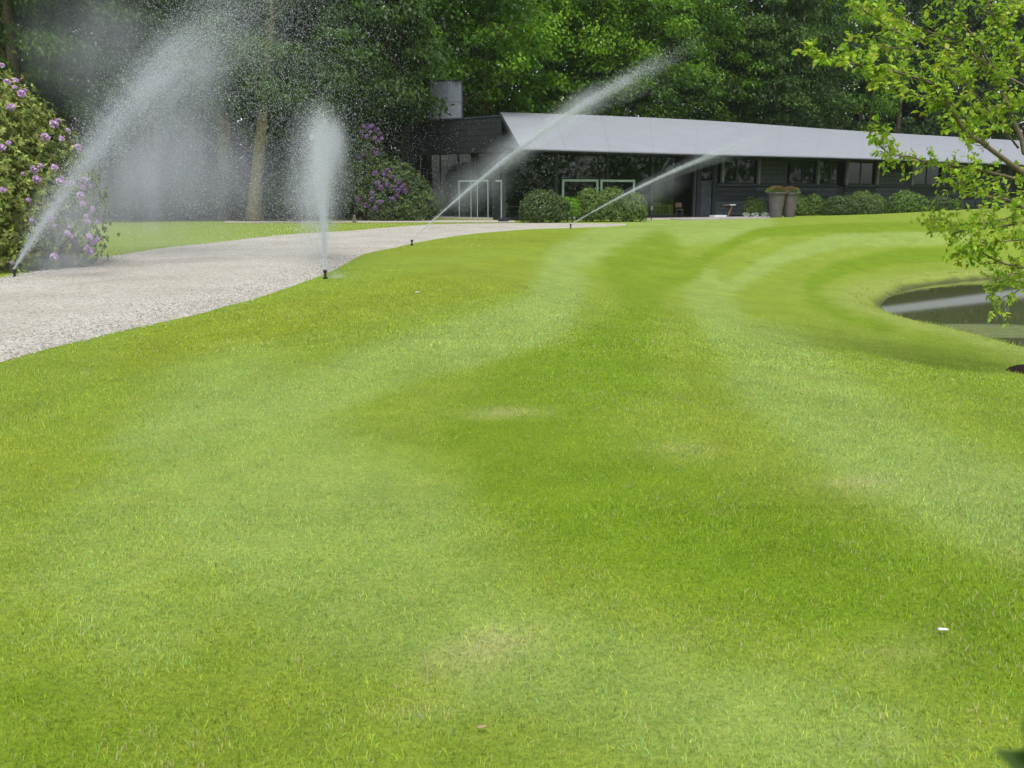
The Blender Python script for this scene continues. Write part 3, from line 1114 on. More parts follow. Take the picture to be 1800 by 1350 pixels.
# ------------------------------------------------------------------ grass blades
def make_blades(name, dmin, dmax, dens, hgt, wid, nseg, seed, fade=None):
    A = 0.56 * (dmax ** 2 - dmin ** 2) * 1.08
    n = int(A * dens)
    d = np.sqrt(RNG.uniform(dmin ** 2, dmax ** 2, n))
    u = RNG.uniform(-0.56, 0.56, n)
    x, y = d * u, d
    if fade:
        keep = RNG.random(n) < 1 - sstep(fade, dmax, d)
        x, y = x[keep], y[keep]
    keep = ~inside(x, y, DRIVE_POLY) & ~inside(x, y, LIP)
    x, y = x[keep], y[keep]
    z = H(x, y)
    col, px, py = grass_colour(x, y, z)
    n = len(x)
    patch = fbm(x * 3.0, y * 3.0, 61)
    tuft = fbm(x * 14, y * 14, 71, 2)
    h = hgt * (0.55 + 0.9 * RNG.random(n)) * (0.65 + 0.75 * patch) * (0.6 + 0.8 * tuft)
    w = wid * RNG.uniform(0.6, 1.3, n)
    ang = RNG.uniform(0, 2 * math.pi, n)
    lean = RNG.uniform(0.2, 1.1, n)
    lx, ly = np.cos(ang) * h * lean, np.sin(ang) * h * lean
    fx, fy = -np.sin(ang + RNG.normal(0, 0.6, n)) * w / 2, np.cos(ang) * w / 2
    col = col * (1 + RNG.normal(0, 0.23, (n, 1))) * 1.24
    k = RNG.random(n)
    dry = k < 0.06 + 0.12 * (patch > 0.62)
    col[dry] = np.array((0.46, 0.43, 0.22)) * RNG.uniform(0.7, 1.2, (dry.sum(), 1))
    yl = (k > 0.85)
    col[yl] = col[yl] * np.array((1.3, 1.12, 0.9))
    blu = (k > 0.35) & (k < 0.45)
    col[blu] = col[blu] * np.array((0.75, 1.0, 1.9))
    col = np.clip(col, 0.005, 0.8)
    if nseg == 1:
        v = np.stack([np.stack([x - fx, y - fy, z - 0.002], 1), np.stack([x + fx, y + fy, z - 0.002], 1), np.stack([x + lx, y + ly, z + h * 0.85], 1)], 1)
        f = np.arange(3 * n).reshape(-1, 3)
        t = col
        o = mesh_np(name, v.reshape(-1, 3), f, M['blade'], tint=t)
    else:
        m = 0.55
        v = np.stack([np.stack([x - fx, y - fy, z - 0.002], 1), np.stack([x + fx, y + fy, z - 0.002], 1),
                      np.stack([x + fx * 0.8 + lx * 0.35, y + fy * 0.8 + ly * 0.35, z + h * m], 1),
                      np.stack([x - fx * 0.8 + lx * 0.35, y - fy * 0.8 + ly * 0.35, z + h * m], 1),
                      np.stack([x + lx, y + ly, z + h * 0.85], 1)], 1).reshape(-1, 3)
        b = np.arange(n) * 5
        f = np.concatenate([np.stack([b, b + 1, b + 2], 1), np.stack([b, b + 2, b + 3], 1), np.stack([b + 3, b + 2, b + 4], 1)])
        o = mesh_np(name, v, f, M['blade'], tint=np.concatenate([col, col, col]))
    return o
g1 = make_blades('grass', 2.1, 5.0, 9500, 0.0175, 0.0025, 2, 1, fade=None)
tag(g1, 'short mown grass blades in the foreground of the lawn', 'grass', kind='stuff')
g2 = make_blades('grass', 5.0, 10.0, 4600, 0.018, 0.0038, 1, 2)
tag(g2, 'short mown grass blades across the middle of the lawn', 'grass', kind='stuff')
g3 = make_blades('grass', 10.0, 24.0, 850, 0.022, 0.009, 1, 3, fade=13)
tag(g3, 'mown grass blades on the lawn around the drive edge', 'grass', kind='stuff')

# longer tufts along the lip of the pond
def rim_grass():
    n = 42000
    k = RNG.integers(0, len(LIP), n)
    P0, P1 = np.array(LIP)[k], np.array(LIPC)[k + 1]
    ln = np.linalg.norm(P1 - P0, axis=1)
    keep = RNG.random(n) < ln / ln.max()
    P0, P1 = P0[keep], P1[keep]
    n = len(P0)
    q = P0 + (P1 - P0) * RNG.random((n, 1)) + RNG.normal(0, 0.16, (n, 2))
    x, y = q[:, 0], q[:, 1]
    z = H(x, y)
    k2 = z > WATER_Z - 0.02
    x, y, z = x[k2], y[k2], z[k2]
    n = len(x)
    col, _, _ = grass_colour(x, y, z)
    tuf = fbm(x * 1.6, y * 1.6, 91)
    h = RNG.uniform(0.02, 0.06, n) * (0.3 + 1.5 * sstep(0.35, 0.7, tuf))
    a = RNG.uniform(0, 6.28, n)
    fx, fy = np.cos(a) * 0.006, np.sin(a) * 0.006
    lx, ly = RNG.normal(0, 0.5, n) * h, RNG.normal(0, 0.5, n) * h
    v = np.stack([np.stack([x - fx, y - fy, z - 0.01], 1), np.stack([x + fx, y + fy, z - 0.01], 1), np.stack([x + lx, y + ly, z + h], 1)], 1)
    col = np.clip(col * RNG.uniform(0.9, 1.4, (n, 1)), 0.01, 0.7)
    o = mesh_np('grass', v.reshape(-1, 3), np.arange(3 * n).reshape(-1, 3), M['blade'], tint=col)
    tag(o, 'longer grass tufts along the rim of the pond', 'grass', kind='stuff')
rim_grass()

# loose pebbles of the drive
def make_pebbles():
    n = 60000
    d = np.sqrt(RNG.uniform(8.0 ** 2, 26.0 ** 2, n))
    u = RNG.uniform(-0.56, 0.0, n)
    x, y = d * u, d
    # a few spill over the edge
    xj, yj = x + RNG.normal(0, 0.06, n), y + RNG.normal(0, 0.06, n)
    keep = inside(xj, yj, DRIVE_POLY)
    x, y = x[keep], y[keep]
    n = len(x)
    s = RNG.uniform(0.010, 0.022, n)
    base = np.array([(1, 0, 0), (-0.5, 0.87, 0), (-0.5, -0.87, 0), (0.05, 0.05, 0.8)])
    a = RNG.uniform(0, 6.28, n)
    ca, sa = np.cos(a), np.sin(a)
    st = RNG.uniform(0.6, 1.2, (n, 4, 3)) * base
    vx = (st[..., 0] * ca[:, None] - st[..., 1] * sa[:, None]) * s[:, None] + x[:, None]
    vy = (st[..., 0] * sa[:, None] + st[..., 1] * ca[:, None]) * s[:, None] + y[:, None]
    vz = st[..., 2] * s[:, None] + 0.022
    v = np.stack([vx, vy, vz], -1).reshape(-1, 3)
    b = np.arange(n) * 4
    f = np.concatenate([np.stack([b, b + 1, b + 3], 1), np.stack([b + 1, b + 2, b + 3], 1), np.stack([b + 2, b, b + 3], 1)])
    g = RNG.uniform(0.25, 0.85, (n, 1))
    c = np.array((0.64, 0.62, 0.57)) * g
    o = mesh_np('gravel', v, f, M['pebble'], tint=np.concatenate([c, c, c]))
    tag(o, 'loose pale pebbles of the curving drive', 'gravel', kind='stuff')
make_pebbles()

# ------------------------------------------------------------------ trees of the wood
def tree_crown(name, cols, R, z0, z1, nclump, per, leafL, mat, seed, droop=0.5, link=True, trunk_top=None):
    """clumps of leaves in flattish tiers"""
    rg = np.random.default_rng(seed)
    t = rg.random(nclump)
    zz = z0 + (z1 - z0) * t
    # dome: wide below, narrow on top
    prof = R * np.sqrt(np.clip(1 - (np.clip(t - 0.25, 0, 1) / 0.78) ** 2, 0.05, 1)) * (0.80 + 0.2 * np.clip(t / 0.15, 0, 1))
    az = rg.uniform(0, 2 * math.pi, nclump)
    lob = 1 + 0.22 * np.sin(az * 3 + seed) + 0.12 * np.sin(az * 5 + zz)
    rr = prof * lob * rg.uniform(0.45, 1.0, nclump) ** 0.6
    cx, cy = rr * np.cos(az), rr * np.sin(az)
    cs = rg.uniform(0.7, 1.45, nclump) * R / 5.0
    vs, ts = [], []
    cc = np.repeat(np.stack([cx, cy, zz], 1), per, 0)
    sc = np.repeat(cs, per)[:, None]
    n = len(cc)
    p = unit(rg.normal(size=(n, 3))) * rg.random((n, 1)) ** 0.5
    off = p * sc * np.array((1.0, 1.0, 0.42))
    off[:, 2] -= 0.30 * (off[:, 0] ** 2 + off[:, 1] ** 2) / np.maximum(sc[:, 0], 0.3) * 0.8
    pos = cc + off
    outw = unit(np.stack([cc[:, 0], cc[:, 1], 0 * cc[:, 0]], 1) + 1e-6)
    ax = unit(outw * 0.6 + rg.normal(0, 0.6, (n, 3)) + np.array((0, 0, -droop)))
    nr = np.array((0, 0, 1.0)) + rg.normal(0, 0.45, (n, 3))
    L = leafL * rg.uniform(0.7, 1.3, n)
    v, f = leaves(pos, ax, L, L * 0.55, nr, 0.05)
    tone = np.repeat(rg.choice(len(cols), nclump), per)
    tn = np.asarray(cols)[tone] * (1 + rg.normal(0, 0.22, (n, 1))) * np.repeat(rg.uniform(0.8, 1.2, nclump), per)[:, None]
    return mesh_np(name, v, f, mat, tint=np.clip(tn, 0.003, 0.6), link=link), np.stack([cx, cy, zz], 1)

def make_tree(spec, seed):
    rg = random.Random(seed)
    r = empty(spec['name'])
    h = spec['h']
    lean = spec.get('lean', 0)
    tr = spec['tr']
    pts, rad = [], []
    for k in range(9):
        t = k / 8
        pts.append((lean * h * t + 0.15 * math.sin(3 * t + seed), 0.15 * math.cos(2.3 * t + seed) - 0.15 * math.cos(seed), h * 0.93 * t))
        rad.append(tr * (1.5 if k == 0 else 1) * (1 - 0.8 * t) + 0.02)
    pts[0] = (0, 0, -0.3)
    trunk = MB().tube(pts, rad, 10, 0.06).build('trunk', spec['bark'], r, smooth=True)
    crown, cl = tree_crown('crown', spec['cols'], spec['R'], spec['z0'], h, spec['nc'], spec['per'], spec['leaf'], M['leaf'], seed, spec.get('droop', 0.5))
    crown.parent = r
    crown.location = (lean * h * 0.6, 0, 0)
    crown['kind'] = 'stuff'
    sel = [c for c in cl if c[2] < h * 0.85]
    rg.shuffle(sel)
    sel = sel[:spec.get('limbs', 12)]
    for c in sel:
        c = np.array(c) + np.array((lean * h * 0.6, 0, 0))
        zb = max(spec['z0'] * 0.55, c[2] - math.hypot(c[0], c[1]) * 0.55)
        zb = min(zb, h * 0.85)
        base = np.array((lean * zb, 0, zb))
        mid = (base + c) / 2 + np.array((0, 0, 0.25))
        rb = max(0.05, tr * 0.38 * (1 - zb / h))
        MB().tube([base, base * 0.65 + c * 0.35 + (0, 0, 0.15), mid, c * 0.8 + base * 0.2, c], [rb, rb * 0.8, rb * 0.6, rb * 0.35, rb * 0.15], 6, 0.05).build('limb', spec['bark'], r, smooth=True)
    return r

DK = [(0.028, 0.070, 0.009), (0.044, 0.100, 0.010), (0.060, 0.128, 0.012)]
MD = [(0.050, 0.130, 0.007), (0.085, 0.190, 0.008), (0.135, 0.265, 0.010)]
BR = [(0.085, 0.205, 0.008), (0.125, 0.270, 0.010), (0.170, 0.325, 0.014)]
CN = [(0.016, 0.044, 0.008), (0.024, 0.060, 0.009), (0.034, 0.080, 0.010)]

protoA = make_tree(dict(name='broadleaf_tree', h=21, R=6.3, z0=7.4, tr=0.36, nc=330, per=130, leaf=0.27, cols=MD, bark=M['bark'], limbs=14), 3)
protoB = make_tree(dict(name='broadleaf_tree', h=22, R=6.0, z0=6.3, tr=0.40, nc=320, per=130, leaf=0.28, cols=DK, bark=M['bark'], limbs=12, droop=0.9), 5)
protoC = make_tree(dict(name='broadleaf_tree', h=20, R=5.6, z0=6.0, tr=0.33, nc=300, per=130, leaf=0.27, cols=BR, bark=M['bark'], limbs=12), 8)
protoD = make_tree(dict(name='conifer_tree', h=24, R=5.0, z0=4.5, tr=0.36, nc=330, per=120, leaf=0.27, cols=CN, bark=M['bark'], limbs=8, droop=1.1), 9)
protoM = make_tree(dict(name='leaning_beech', h=20, R=6.4, z0=6.4, tr=0.38, nc=280, per=120, leaf=0.27, cols=DK, bark=M['bark_mossy'], limbs=10, droop=0.9, lean=0.11), 12)
used = set()
def plant(proto, px, D, scale, rz, label, dz=0):
    o = proto if proto.name not in used else copy_tree(proto)
    used.add(proto.name)
    o.location = ((px - 900) / 1750 * D, D, dz)
    o.rotation_euler = (0, 0, rz)
    o.scale = (scale, scale, scale)
    tag(o, label, 'tree', 'trees of the wood behind the house')
    return o
plant(protoM, 452, 59, 1.0, 0.15, 'mossy trunked beech leaning right, between the two leftmost water sprays')
plant(protoM, 404, 61, 1.02, 1.75, 'straight dark trunked tree just left of the leaning beech')
plant(protoB, 640, 66, 1.03, 2.2, 'dark drooping tree above the far violet rhododendron')
plant(protoA, 722, 71, 1.20, 0.4, 'broadleaf tree whose low boughs hang over the chimney box')
plant(protoC, 853, 80, 1.25, 0.7, 'bright green tree whose trunk rises right of the chimney box')
plant(protoC, 960, 85, 1.22, 2.0, 'yellow green tree behind the slanted left end of the roof')
plant(protoA, 1050, 84, 1.08, 4.1, 'mid green tree behind the roof above the second water jet')
plant(protoA, 1165, 92, 1.12, 2.9, 'mid green tree behind the roof right of the second jet')
plant(protoB, 1262, 96, 1.15, 5.0, 'dark green tree behind the middle of the long roof')
plant(protoB, 1345, 98, 1.12, 3.6, 'dark tree with a bare trunk gap above the two tall pots')
plant(protoA, 1450, 108, 1.08, 1.3, 'green tree behind the roof just left of the young overhanging tree')
plant(protoD, 1560, 112, 1.05, 0.3, 'dark conifer behind the tips of the young tree')
plant(protoD, 1660, 116, 1.1, 1.8, 'dark conifer seen through the young tree crown')
plant(protoD, 1780, 122, 1.1, 3.0, 'dark conifer behind the right end of the roof')
plant(protoB, 60, 55, 0.95, 3.3, 'tall dark tree above the near rhododendron bush at the picture edge')
plant(protoA, 250, 66, 0.98, 5.2, 'tree standing behind the leftmost arching spray')
plant(protoM, 150, 60, 0.9, 2.6, 'mossy tree half hidden behind the near rhododendron')
plant(protoC, 545, 74, 1.0, 4.4, 'tree deep in the wood behind the upright water column')

# the rest of the wood: one mass of crowns and stems behind the named trees
def make_wood():
    rg = np.random.default_rng(33)
    vs, fs, ts, off = [], [], [], 0
    n = 190000
    x = rg.uniform(-75, 120, n)
    line = 84 + np.maximum(0, x + 2) * 0.72
    dep = rg.random(n) ** 1.3 * 14
    cl = fbm(x * 0.28, (dep) * 0.3 + 40, 3)
    z = rg.uniform(0.2, 27, n)
    cl2 = fbm(x * 0.45 + 9, z * 0.75, 19)
    y = line + dep - 5.0 * (cl2 - 0.5) * 2
    keep = (rg.random(n) < sstep(0.18, 0.5, cl2) * 0.9 + 0.22)
    low = rg.random(n) < 0.30
    z = np.where(low, rg.uniform(0, 8.5, n) ** 1.0, z)
    keep |= low
    x, y, z = x[keep], y[keep], z[keep]
    n = len(x)
    L = rg.uniform(0.45, 0.95, n)
    ax = unit(np.stack([rg.normal(0, 1, n), rg.normal(-0.5, 0.6, n), rg.normal(-0.8, 0.5, n)], 1))
    nr = np.stack([rg.normal(0, 0.6, n), rg.normal(-0.6, 0.5, n), np.full(n, 1.0)], 1)
    v, f = leaves(np.stack([x, y, z], 1), ax, L, L * 0.6, nr, 0.05)
    c = np.asarray(DK + CN)[rg.choice(6, n)] * rg.uniform(0.35, 0.85, (n, 1))
    o = mesh_np('woodland', v, f, M['leaf'], tint=c)
    tag(o, 'deep dark woodland filling the background', 'woodland', kind='stuff')
    # stems
    mb = MB()
    for k in range(90):
        xx = -60 + 175 * rg.random()
        yy = 76 + max(0, xx + 2) * 0.74 + rg.random() * 14
        r = rg.uniform(0.1, 0.28)
        mb.tube([(xx, yy, -0.3), (xx + rg.normal(0, 0.4), yy, 9), (xx + rg.normal(0, 0.9), yy, 20)], [r, r * 0.8, r * 0.4], 6)
    so = mb.build('woodland_stems', M['bark'], o, smooth=True)
    so['kind'] = 'stuff'
make_wood()

def garden_trees():
    """the far side of the garden, behind the viewer: it shows in the window panes and the pond"""
    rg = np.random.default_rng(35)
    n = 80000
    an = np.radians(rg.uniform(-150, 18, n))
    z = rg.uniform(0.3, 27, n)
    cl = fbm(an * 17, z * 0.3, 29)
    rr = 78 + rg.random(n) ** 1.2 * 9 - 6 * (cl - 0.5) + 4 * np.sin(an * 16)
    x, y = 25 + rr * np.cos(an), 38 + rr * np.sin(an)
    keep = (z < 17 + 14 * fbm(an * 9, x * 0, 6)) & (rg.random(n) < 0.3 + sstep(0.3, 0.55, cl))
    x, y, z = x[keep], y[keep], z[keep]
    n = len(x)
    ax = unit(rg.normal(0, 0.7, (n, 3)) + np.array((0, 0, -0.6)))
    nr = rg.normal(0, 0.5, (n, 3)) + np.array((0, 0, 1.0))
    L = rg.uniform(0.6, 1.3, n)
    v, f = leaves(np.stack([x, y, z], 1), ax, L, L * 0.6, nr, 0.05)
    c = np.asarray(MD + BR)[rg.choice(6, n)] * rg.uniform(0.6, 1.2, (n, 1))
    o = mesh_np('woodland', v, f, M['leaf'], tint=c)
    tag(o, 'trees across the garden mirrored in the house windows', 'woodland', kind='stuff')
garden_trees()

# ------------------------------------------------------------------ shrubs
def bush_leaves(lumps, n, L, cols, seed, aspect=0.45, shell=(0.86, 1.04), up=0.35, whorl=0):
    """leaves on the skin of ellipsoid lumps (cx,cy,cz,rx,ry,rz)"""
    rg = np.random.default_rng(seed)
    area = np.array([l[3] * l[5] + l[4] * l[5] + l[3] * l[4] for l in lumps])
    cnt = (n * area / area.sum()).astype(int)
    P, N = [], []
    for l, m in zip(lumps, cnt):
        d = unit(rg.normal(size=(m, 3)))
        d[:, 2] = np.where(d[:, 2] < -0.55, -d[:, 2], d[:, 2])
        r = rg.uniform(*shell, (m, 1))
        bumpy = 1 + 0.10 * (fbm(d[:, 0] * 4 + l[0], d[:, 2] * 4 + d[:, 1] * 3 + l[1], seed)[:, None] - 0.5) * 2
        p = np.array(l[:3]) + d * np.array(l[3:]) * r * bumpy
        nn = unit(d / np.array(l[3:]))
        P.append(p)
        N.append(nn)
    P, N = np.concatenate(P), np.concatenate(N)
    k = P[:, 2] > 0.02
    P, N = P[k], N[k]
    if whorl:
        P = np.repeat(P, whorl, 0)
        N = np.repeat(N, whorl, 0)
    m = len(P)
    rad = rg.normal(size=(m, 3))
    rad = unit(rad - N * (rad * N).sum(1, keepdims=True))
    tilt = rg.uniform(-0.1, 0.9, (m, 1))
    ax = unit(rad + N * tilt + np.array((0, 0, up)) * rg.random((m, 1)))
    nr = N + rg.normal(0, 0.35, (m, 3)) + np.array((0, 0, 0.3))
    LL = L * rg.uniform(0.7, 1.25, m)
    v, f = leaves(P, ax, LL, LL * aspect, nr, 0.08)
    c = np.asarray(cols)[rg.choice(len(cols), m)]
    if whorl:
        c = np.repeat(np.asarray(cols)[rg.choice(len(cols), m // whorl)] * rg.uniform(0.7, 1.3, (m // whorl, 1)), whorl, 0)
    c = c * (1 + rg.normal(0, 0.2, (m, 1)))
    return v, f, np.clip(c, 0.003, 0.6)

def shrub(name, base, lumps, n, L, cols, seed, label, cat='bush', group=None, **kw):
    r = empty(name, base)
    v, f, c = bush_leaves(lumps, n, L, cols, seed, **kw)
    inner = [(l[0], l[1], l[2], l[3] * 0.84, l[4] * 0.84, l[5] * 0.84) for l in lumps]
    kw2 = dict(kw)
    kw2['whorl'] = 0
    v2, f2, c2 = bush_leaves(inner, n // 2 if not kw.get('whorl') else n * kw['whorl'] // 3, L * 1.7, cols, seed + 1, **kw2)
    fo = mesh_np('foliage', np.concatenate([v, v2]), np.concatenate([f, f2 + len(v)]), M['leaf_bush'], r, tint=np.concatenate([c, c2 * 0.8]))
    fo['kind'] = 'stuff'
    mb = MB()
    rg = random.Random(seed)
    for l in lumps:
        for k in range(4):
            a = rg.uniform(0, 6.28)
            mb.tube([(l[0] * 0.9, l[1] * 0.9, -0.05), (l[0] + math.cos(a) * l[3] * 0.3, l[1] + math.sin(a) * l[4] * 0.3, l[2] * 0.6),
                     (l[0] + math.cos(a) * l[3] * 0.6, l[1] + math.sin(a) * l[4] * 0.6, l[2] + l[5] * 0.3)], [0.05, 0.035, 0.015], 5)
    mb.build('stem', M['bark'], r)
    tag(r, label, cat, group)
    return r

BUSH = [(0.100, 0.170, 0.040), (0.135, 0.215, 0.050), (0.175, 0.250, 0.065), (0.080, 0.140, 0.032)]
BUSHD = [(0.055, 0.095, 0.030), (0.080, 0.125, 0.040), (0.110, 0.155, 0.055)]
LIME = [(0.14, 0.29, 0.02), (0.18, 0.34, 0.025), (0.10, 0.22, 0.02)]
RHOD = [(0.200, 0.270, 0.065), (0.260, 0.325, 0.075), (0.160, 0.225, 0.060), (0.300, 0.350, 0.095), (0.24, 0.255, 0.08)]
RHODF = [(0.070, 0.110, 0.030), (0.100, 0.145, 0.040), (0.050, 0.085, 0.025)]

# near rhododendron
RC = np.array((-13.15, 22.2, 1.0))
RR = np.array((4.05, 3.0, 3.85))
rh_lumps = [(0, 0, 1.0, *RR), (1.6, -0.6, 0.9, 2.2, 2.0, 1.75), (-2.2, -0.8, 1.2, 3.0, 2.6, 3.0)]
rh = shrub('rhododendron', (RC[0], RC[1], 0), rh_lumps, 11000, 0.105, RHOD, 51,
           'big domed rhododendron with pink purple flower heads beside the gravel drive', 'rhododendron', whorl=7, aspect=0.42, shell=(0.9, 1.03))

def make_truss(name, r, mat, seed, nfl=16, petal=0.05):
    rg = np.random.default_rng(seed)
    vs, fs = [], []
    k = 0
    for i in range(nfl):
        d = unit(rg.normal(size=3))
        d[2] = abs(d[2]) * 0.9 - 0.1
        c = d * r * 0.62
        t1 = unit(np.cross(d, (0.3, 0.2, 0.9)))
        t2 = np.cross(d, t1)
        for q in range(5):
            a = q * 1.2566 + rg.random() * 0.3
            ax = t1 * math.cos(a) + t2 * math.sin(a)
            sd_ = np.cross(d, ax)
            L = petal * rg.uniform(0.85, 1.15)
            vs += [c, c + ax * L * 0.6 + sd_ * L * 0.36 + d * L * 0.45, c + ax * L + d * L * 0.5, c + ax * L * 0.6 - sd_ * L * 0.36 + d * L * 0.45]
            fs.append((k, k + 1, k + 2, k + 3))
            k += 4
    me = bpy.data.meshes.new(name)
    me.from_pydata([tuple(p) for p in vs], [], fs)
    me.materials.append(mat)
    return me
trusses = [make_truss('flower_head', 0.085, M['petal'], s) for s in (1, 2, 3)]
fl_px = [(18, 190), (94, 220), (79, 242), (107, 245), (136, 259), (12, 146), (25, 155), (44, 161), (37, 166), (27, 143), (2, 117), (4, 260), (15, 252), (66, 294), (71, 291), (95, 295),
         (40, 306), (64, 315), (6, 334), (49, 352), (108, 313), (114, 322), (104, 320), (147, 316), (157, 328), (140, 344), (144, 358), (161, 367), (150, 380), (153, 389), (169, 390), (89, 384),
         (94, 396), (121, 398), (124, 416), (156, 417), (161, 426), (148, 438), (156, 441), (170, 421), (94, 451), (21, 461), (55, 387), (102, 214), (118, 230), (152, 434), (86, 376), (118, 410), (145, 330), (126, 322), (60, 298),
         (-40, 150), (-60, 240), (-90, 320), (-50, 400), (-110, 200), (-140, 380), (-20, 300), (-35, 450)]
def hit_lumps(px, py, base, lumps):
    o = np.array((0, 0, CAMZ)) - np.array((base[0], base[1], 0))
    d = unit(ray(px, py))
    best = None
    for l in lumps:
        c, r = np.array(l[:3]), np.array(l[3:])
        oo, dd = (o - c) / r, d / r
        A, B, C = (dd * dd).sum(), 2 * (oo * dd).sum(), (oo * oo).sum() - 1
        disc = B * B - 4 * A * C
        if disc >= 0:
            t = (-B - math.sqrt(disc)) / (2 * A)
        else:
            t = -B / (2 * A)
            if disc < -0.25 * B * B * 0.02:
                continue
        if best is None or t < best[0]:
            p = o + d * t
            best = (t, p, unit((p - c) / r / r))
    return best
for k, (px, py) in enumerate(fl_px):
    hres = hit_lumps(px, py, RC, rh_lumps)
    if hres is None:
        continue
    _, p, nn = hres
    o = bpy.data.objects.new('flower_head', trusses[k % 3])
    COL.objects.link(o)
    o.parent = rh
    o.location = tuple(p + nn * 0.02)
    q = Vector(nn).to_track_quat('Z', 'Y')
    o.rotation_mode = 'QUATERNION'
    o.rotation_quaternion = q
    s = random.choice((0.5, 0.6, 0.75, 0.85, 1.0)) if k not in (0, 1, 2, 38) else 1.1
    o.scale = (s, s, s)

# far rhododendrons
p = G(668, 387.5)
f_l = [(-0.9, 0, 2.4, 1.55, 1.4, 3.1), (0.9, -0.4, 1.3, 1.9, 1.5, 2.2), (2.1, -0.5, 1.0, 1.3, 1.2, 1.6)]
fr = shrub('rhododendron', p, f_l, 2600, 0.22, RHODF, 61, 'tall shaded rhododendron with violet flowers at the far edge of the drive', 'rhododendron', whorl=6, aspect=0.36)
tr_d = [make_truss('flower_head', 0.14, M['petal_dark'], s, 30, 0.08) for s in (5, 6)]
ffl = [(640, 222), (648, 226), (655, 222), (662, 229), (652, 233), (668, 236), (660, 243), (664, 250), (645, 240), (636, 234), (672, 244), (640, 270), (663, 270), (633, 277), (656, 262), (682, 325), (690, 312), (676, 306),
       (660, 305), (700, 320), (706, 330), (712, 336), (700, 335), (698, 343), (670, 330), (655, 350), (660, 365), (645, 360), (690, 350), (630, 350), (682, 300), (676, 316), (664, 322), (695, 330), (710, 326), (655, 340), (668, 355)]
for k, (px, py) in enumerate(ffl):
    hres = hit_lumps(px, py, p, f_l)
    if hres is None:
        continue
    _, q, nn = hres
    o = bpy.data.objects.new('flower_head', tr_d[k % 2])
    COL.objects.link(o)
    o.parent = fr
    o.location = tuple(q + nn * 0.03)
    o.rotation_mode = 'QUATERNION'
    o.rotation_quaternion = Vector(nn).to_track_quat('Z', 'Y')
    s = random.uniform(0.8, 1.25)
    o.scale = (s, s, s)
p = G(520, 388.5)
shrub('shade_shrub', p, [(0, 0, 1.4, 1.9, 1.3, 1.7), (-2.3, 0.4, 1.0, 1.4, 1.2, 1.3)], 2600, 0.26, CN + DK, 63, 'dark shade shrub in the wood behind the upright water column', 'shrub')
p = G(330, 388.5)
shrub('shade_shrub', p, [(0, 1, 1.4, 2.6, 1.3, 1.9), (-3.6, 1.4, 1.6, 2.4, 1.2, 2.0)], 3000, 0.28, CN + DK, 64, 'dark undergrowth shrub left of the straight trunked tree', 'shrub')
p = G(215, 388.5)
shrub('shade_shrub', p, [(0, 2, 1.8, 2.6, 1.3, 2.2), (-3.6, 2.4, 1.6, 2.8, 1.2, 2.4)], 3000, 0.28, CN + DK, 65, 'dark undergrowth shrub beside the near rhododendron outline', 'shrub')

# low hedges in front of the house
def hedge(px0, px1, ytop, ybase, parts, n, cols, seed, label, group='clipped bushes in front of the house'):
    c = (px0 + px1) / 2
    b = G(c, ybase)
    k = b[1] / 1750
    hw = (px1 - px0) / 2 * k
    ht = (ybase - ytop) * k
    lumps = []
    for (fx, fw, fh) in parts:
        rz = ht * fh * 0.62
        lumps.append((fx * hw, random.uniform(-0.1, 0.1), ht * fh - rz, fw * hw, min(1.2, fw * hw), rz))
    rj = random.Random(seed)
    for l in list(lumps):
        for _ in range(3):
            a_ = rj.uniform(0, 6.28)
            q_ = rj.uniform(0.28, 0.42)
            lumps.append((l[0] + math.cos(a_) * l[3] * 0.66, l[1] - abs(math.sin(a_)) * l[4] * 0.4, max(l[2] * rj.uniform(0.5, 1.35), 0.2), l[3] * q_, l[4] * q_, l[5] * q_ * 1.1))
    return shrub('bush', (b[0], b[1] + 0.9, 0), lumps, n, 0.13, cols, seed, label, 'bush', group)
hedge(913, 1006, 334, 392, [(-0.15, 0.85, 0.97), (0.45, 0.55, 0.80), (-0.62, 0.38, 0.7)], 4200, BUSHD, 71, 'dark rounded bush at the left end of the front hedge')
hedge(1010, 1141, 331, 390.5, [(-0.55, 0.45, 0.98), (0.05, 0.5, 1.0), (0.6, 0.4, 0.86)], 5200, BUSH, 72, 'wide grey green bush in front of the two pale door frames')
b_ = G(1004, 390.8)
shrub('lime_shrub', (b_[0], b_[1] - 0.1, 0), [(0.1, 0, 0.7, 0.42, 0.4, 0.62), (-0.25, 0, 0.95, 0.25, 0.25, 0.4)], 900, 0.12, LIME, 73, 'small lime green shrub squeezed between the first two front bushes', 'bush')
hedge(1292, 1352, 342, 381.5, [(-0.2, 0.8, 0.97), (0.5, 0.5, 0.8)], 2400, BUSH, 74, 'grey green bush between the wooden bench and the tall pots')
hedge(1390, 1462, 343, 381, [(-0.5, 0.55, 0.95), (0.25, 0.6, 0.98)], 2600, BUSH + LIME[2:], 75, 'bush right behind the second tall pot')
hedge(1450, 1560, 345, 382, [(-0.4, 0.6, 1.0), (0.4, 0.55, 0.9)], 2800, BUSHD, 76, 'darkest low bush midway along the timber wall')
hedge(1490, 1566, 337, 380, [(-0.2, 0.7, 1.0), (0.4, 0.55, 0.85)], 2400, BUSH, 77, 'higher mid green bush behind the darkest low bush')
hedge(1562, 1642, 337, 380.5, [(-0.1, 0.8, 1.0), (0.4, 0.55, 0.85)], 2600, BUSH + LIME[2:], 78, 'rounded bush with yellow green tips near the far wall end')
hedge(1636, 1704, 346, 379, [(-0.3, 0.7, 1.0), (0.45, 0.5, 0.85)], 1800, BUSHD, 79, 'small dark bush at the right end of the hedge row')

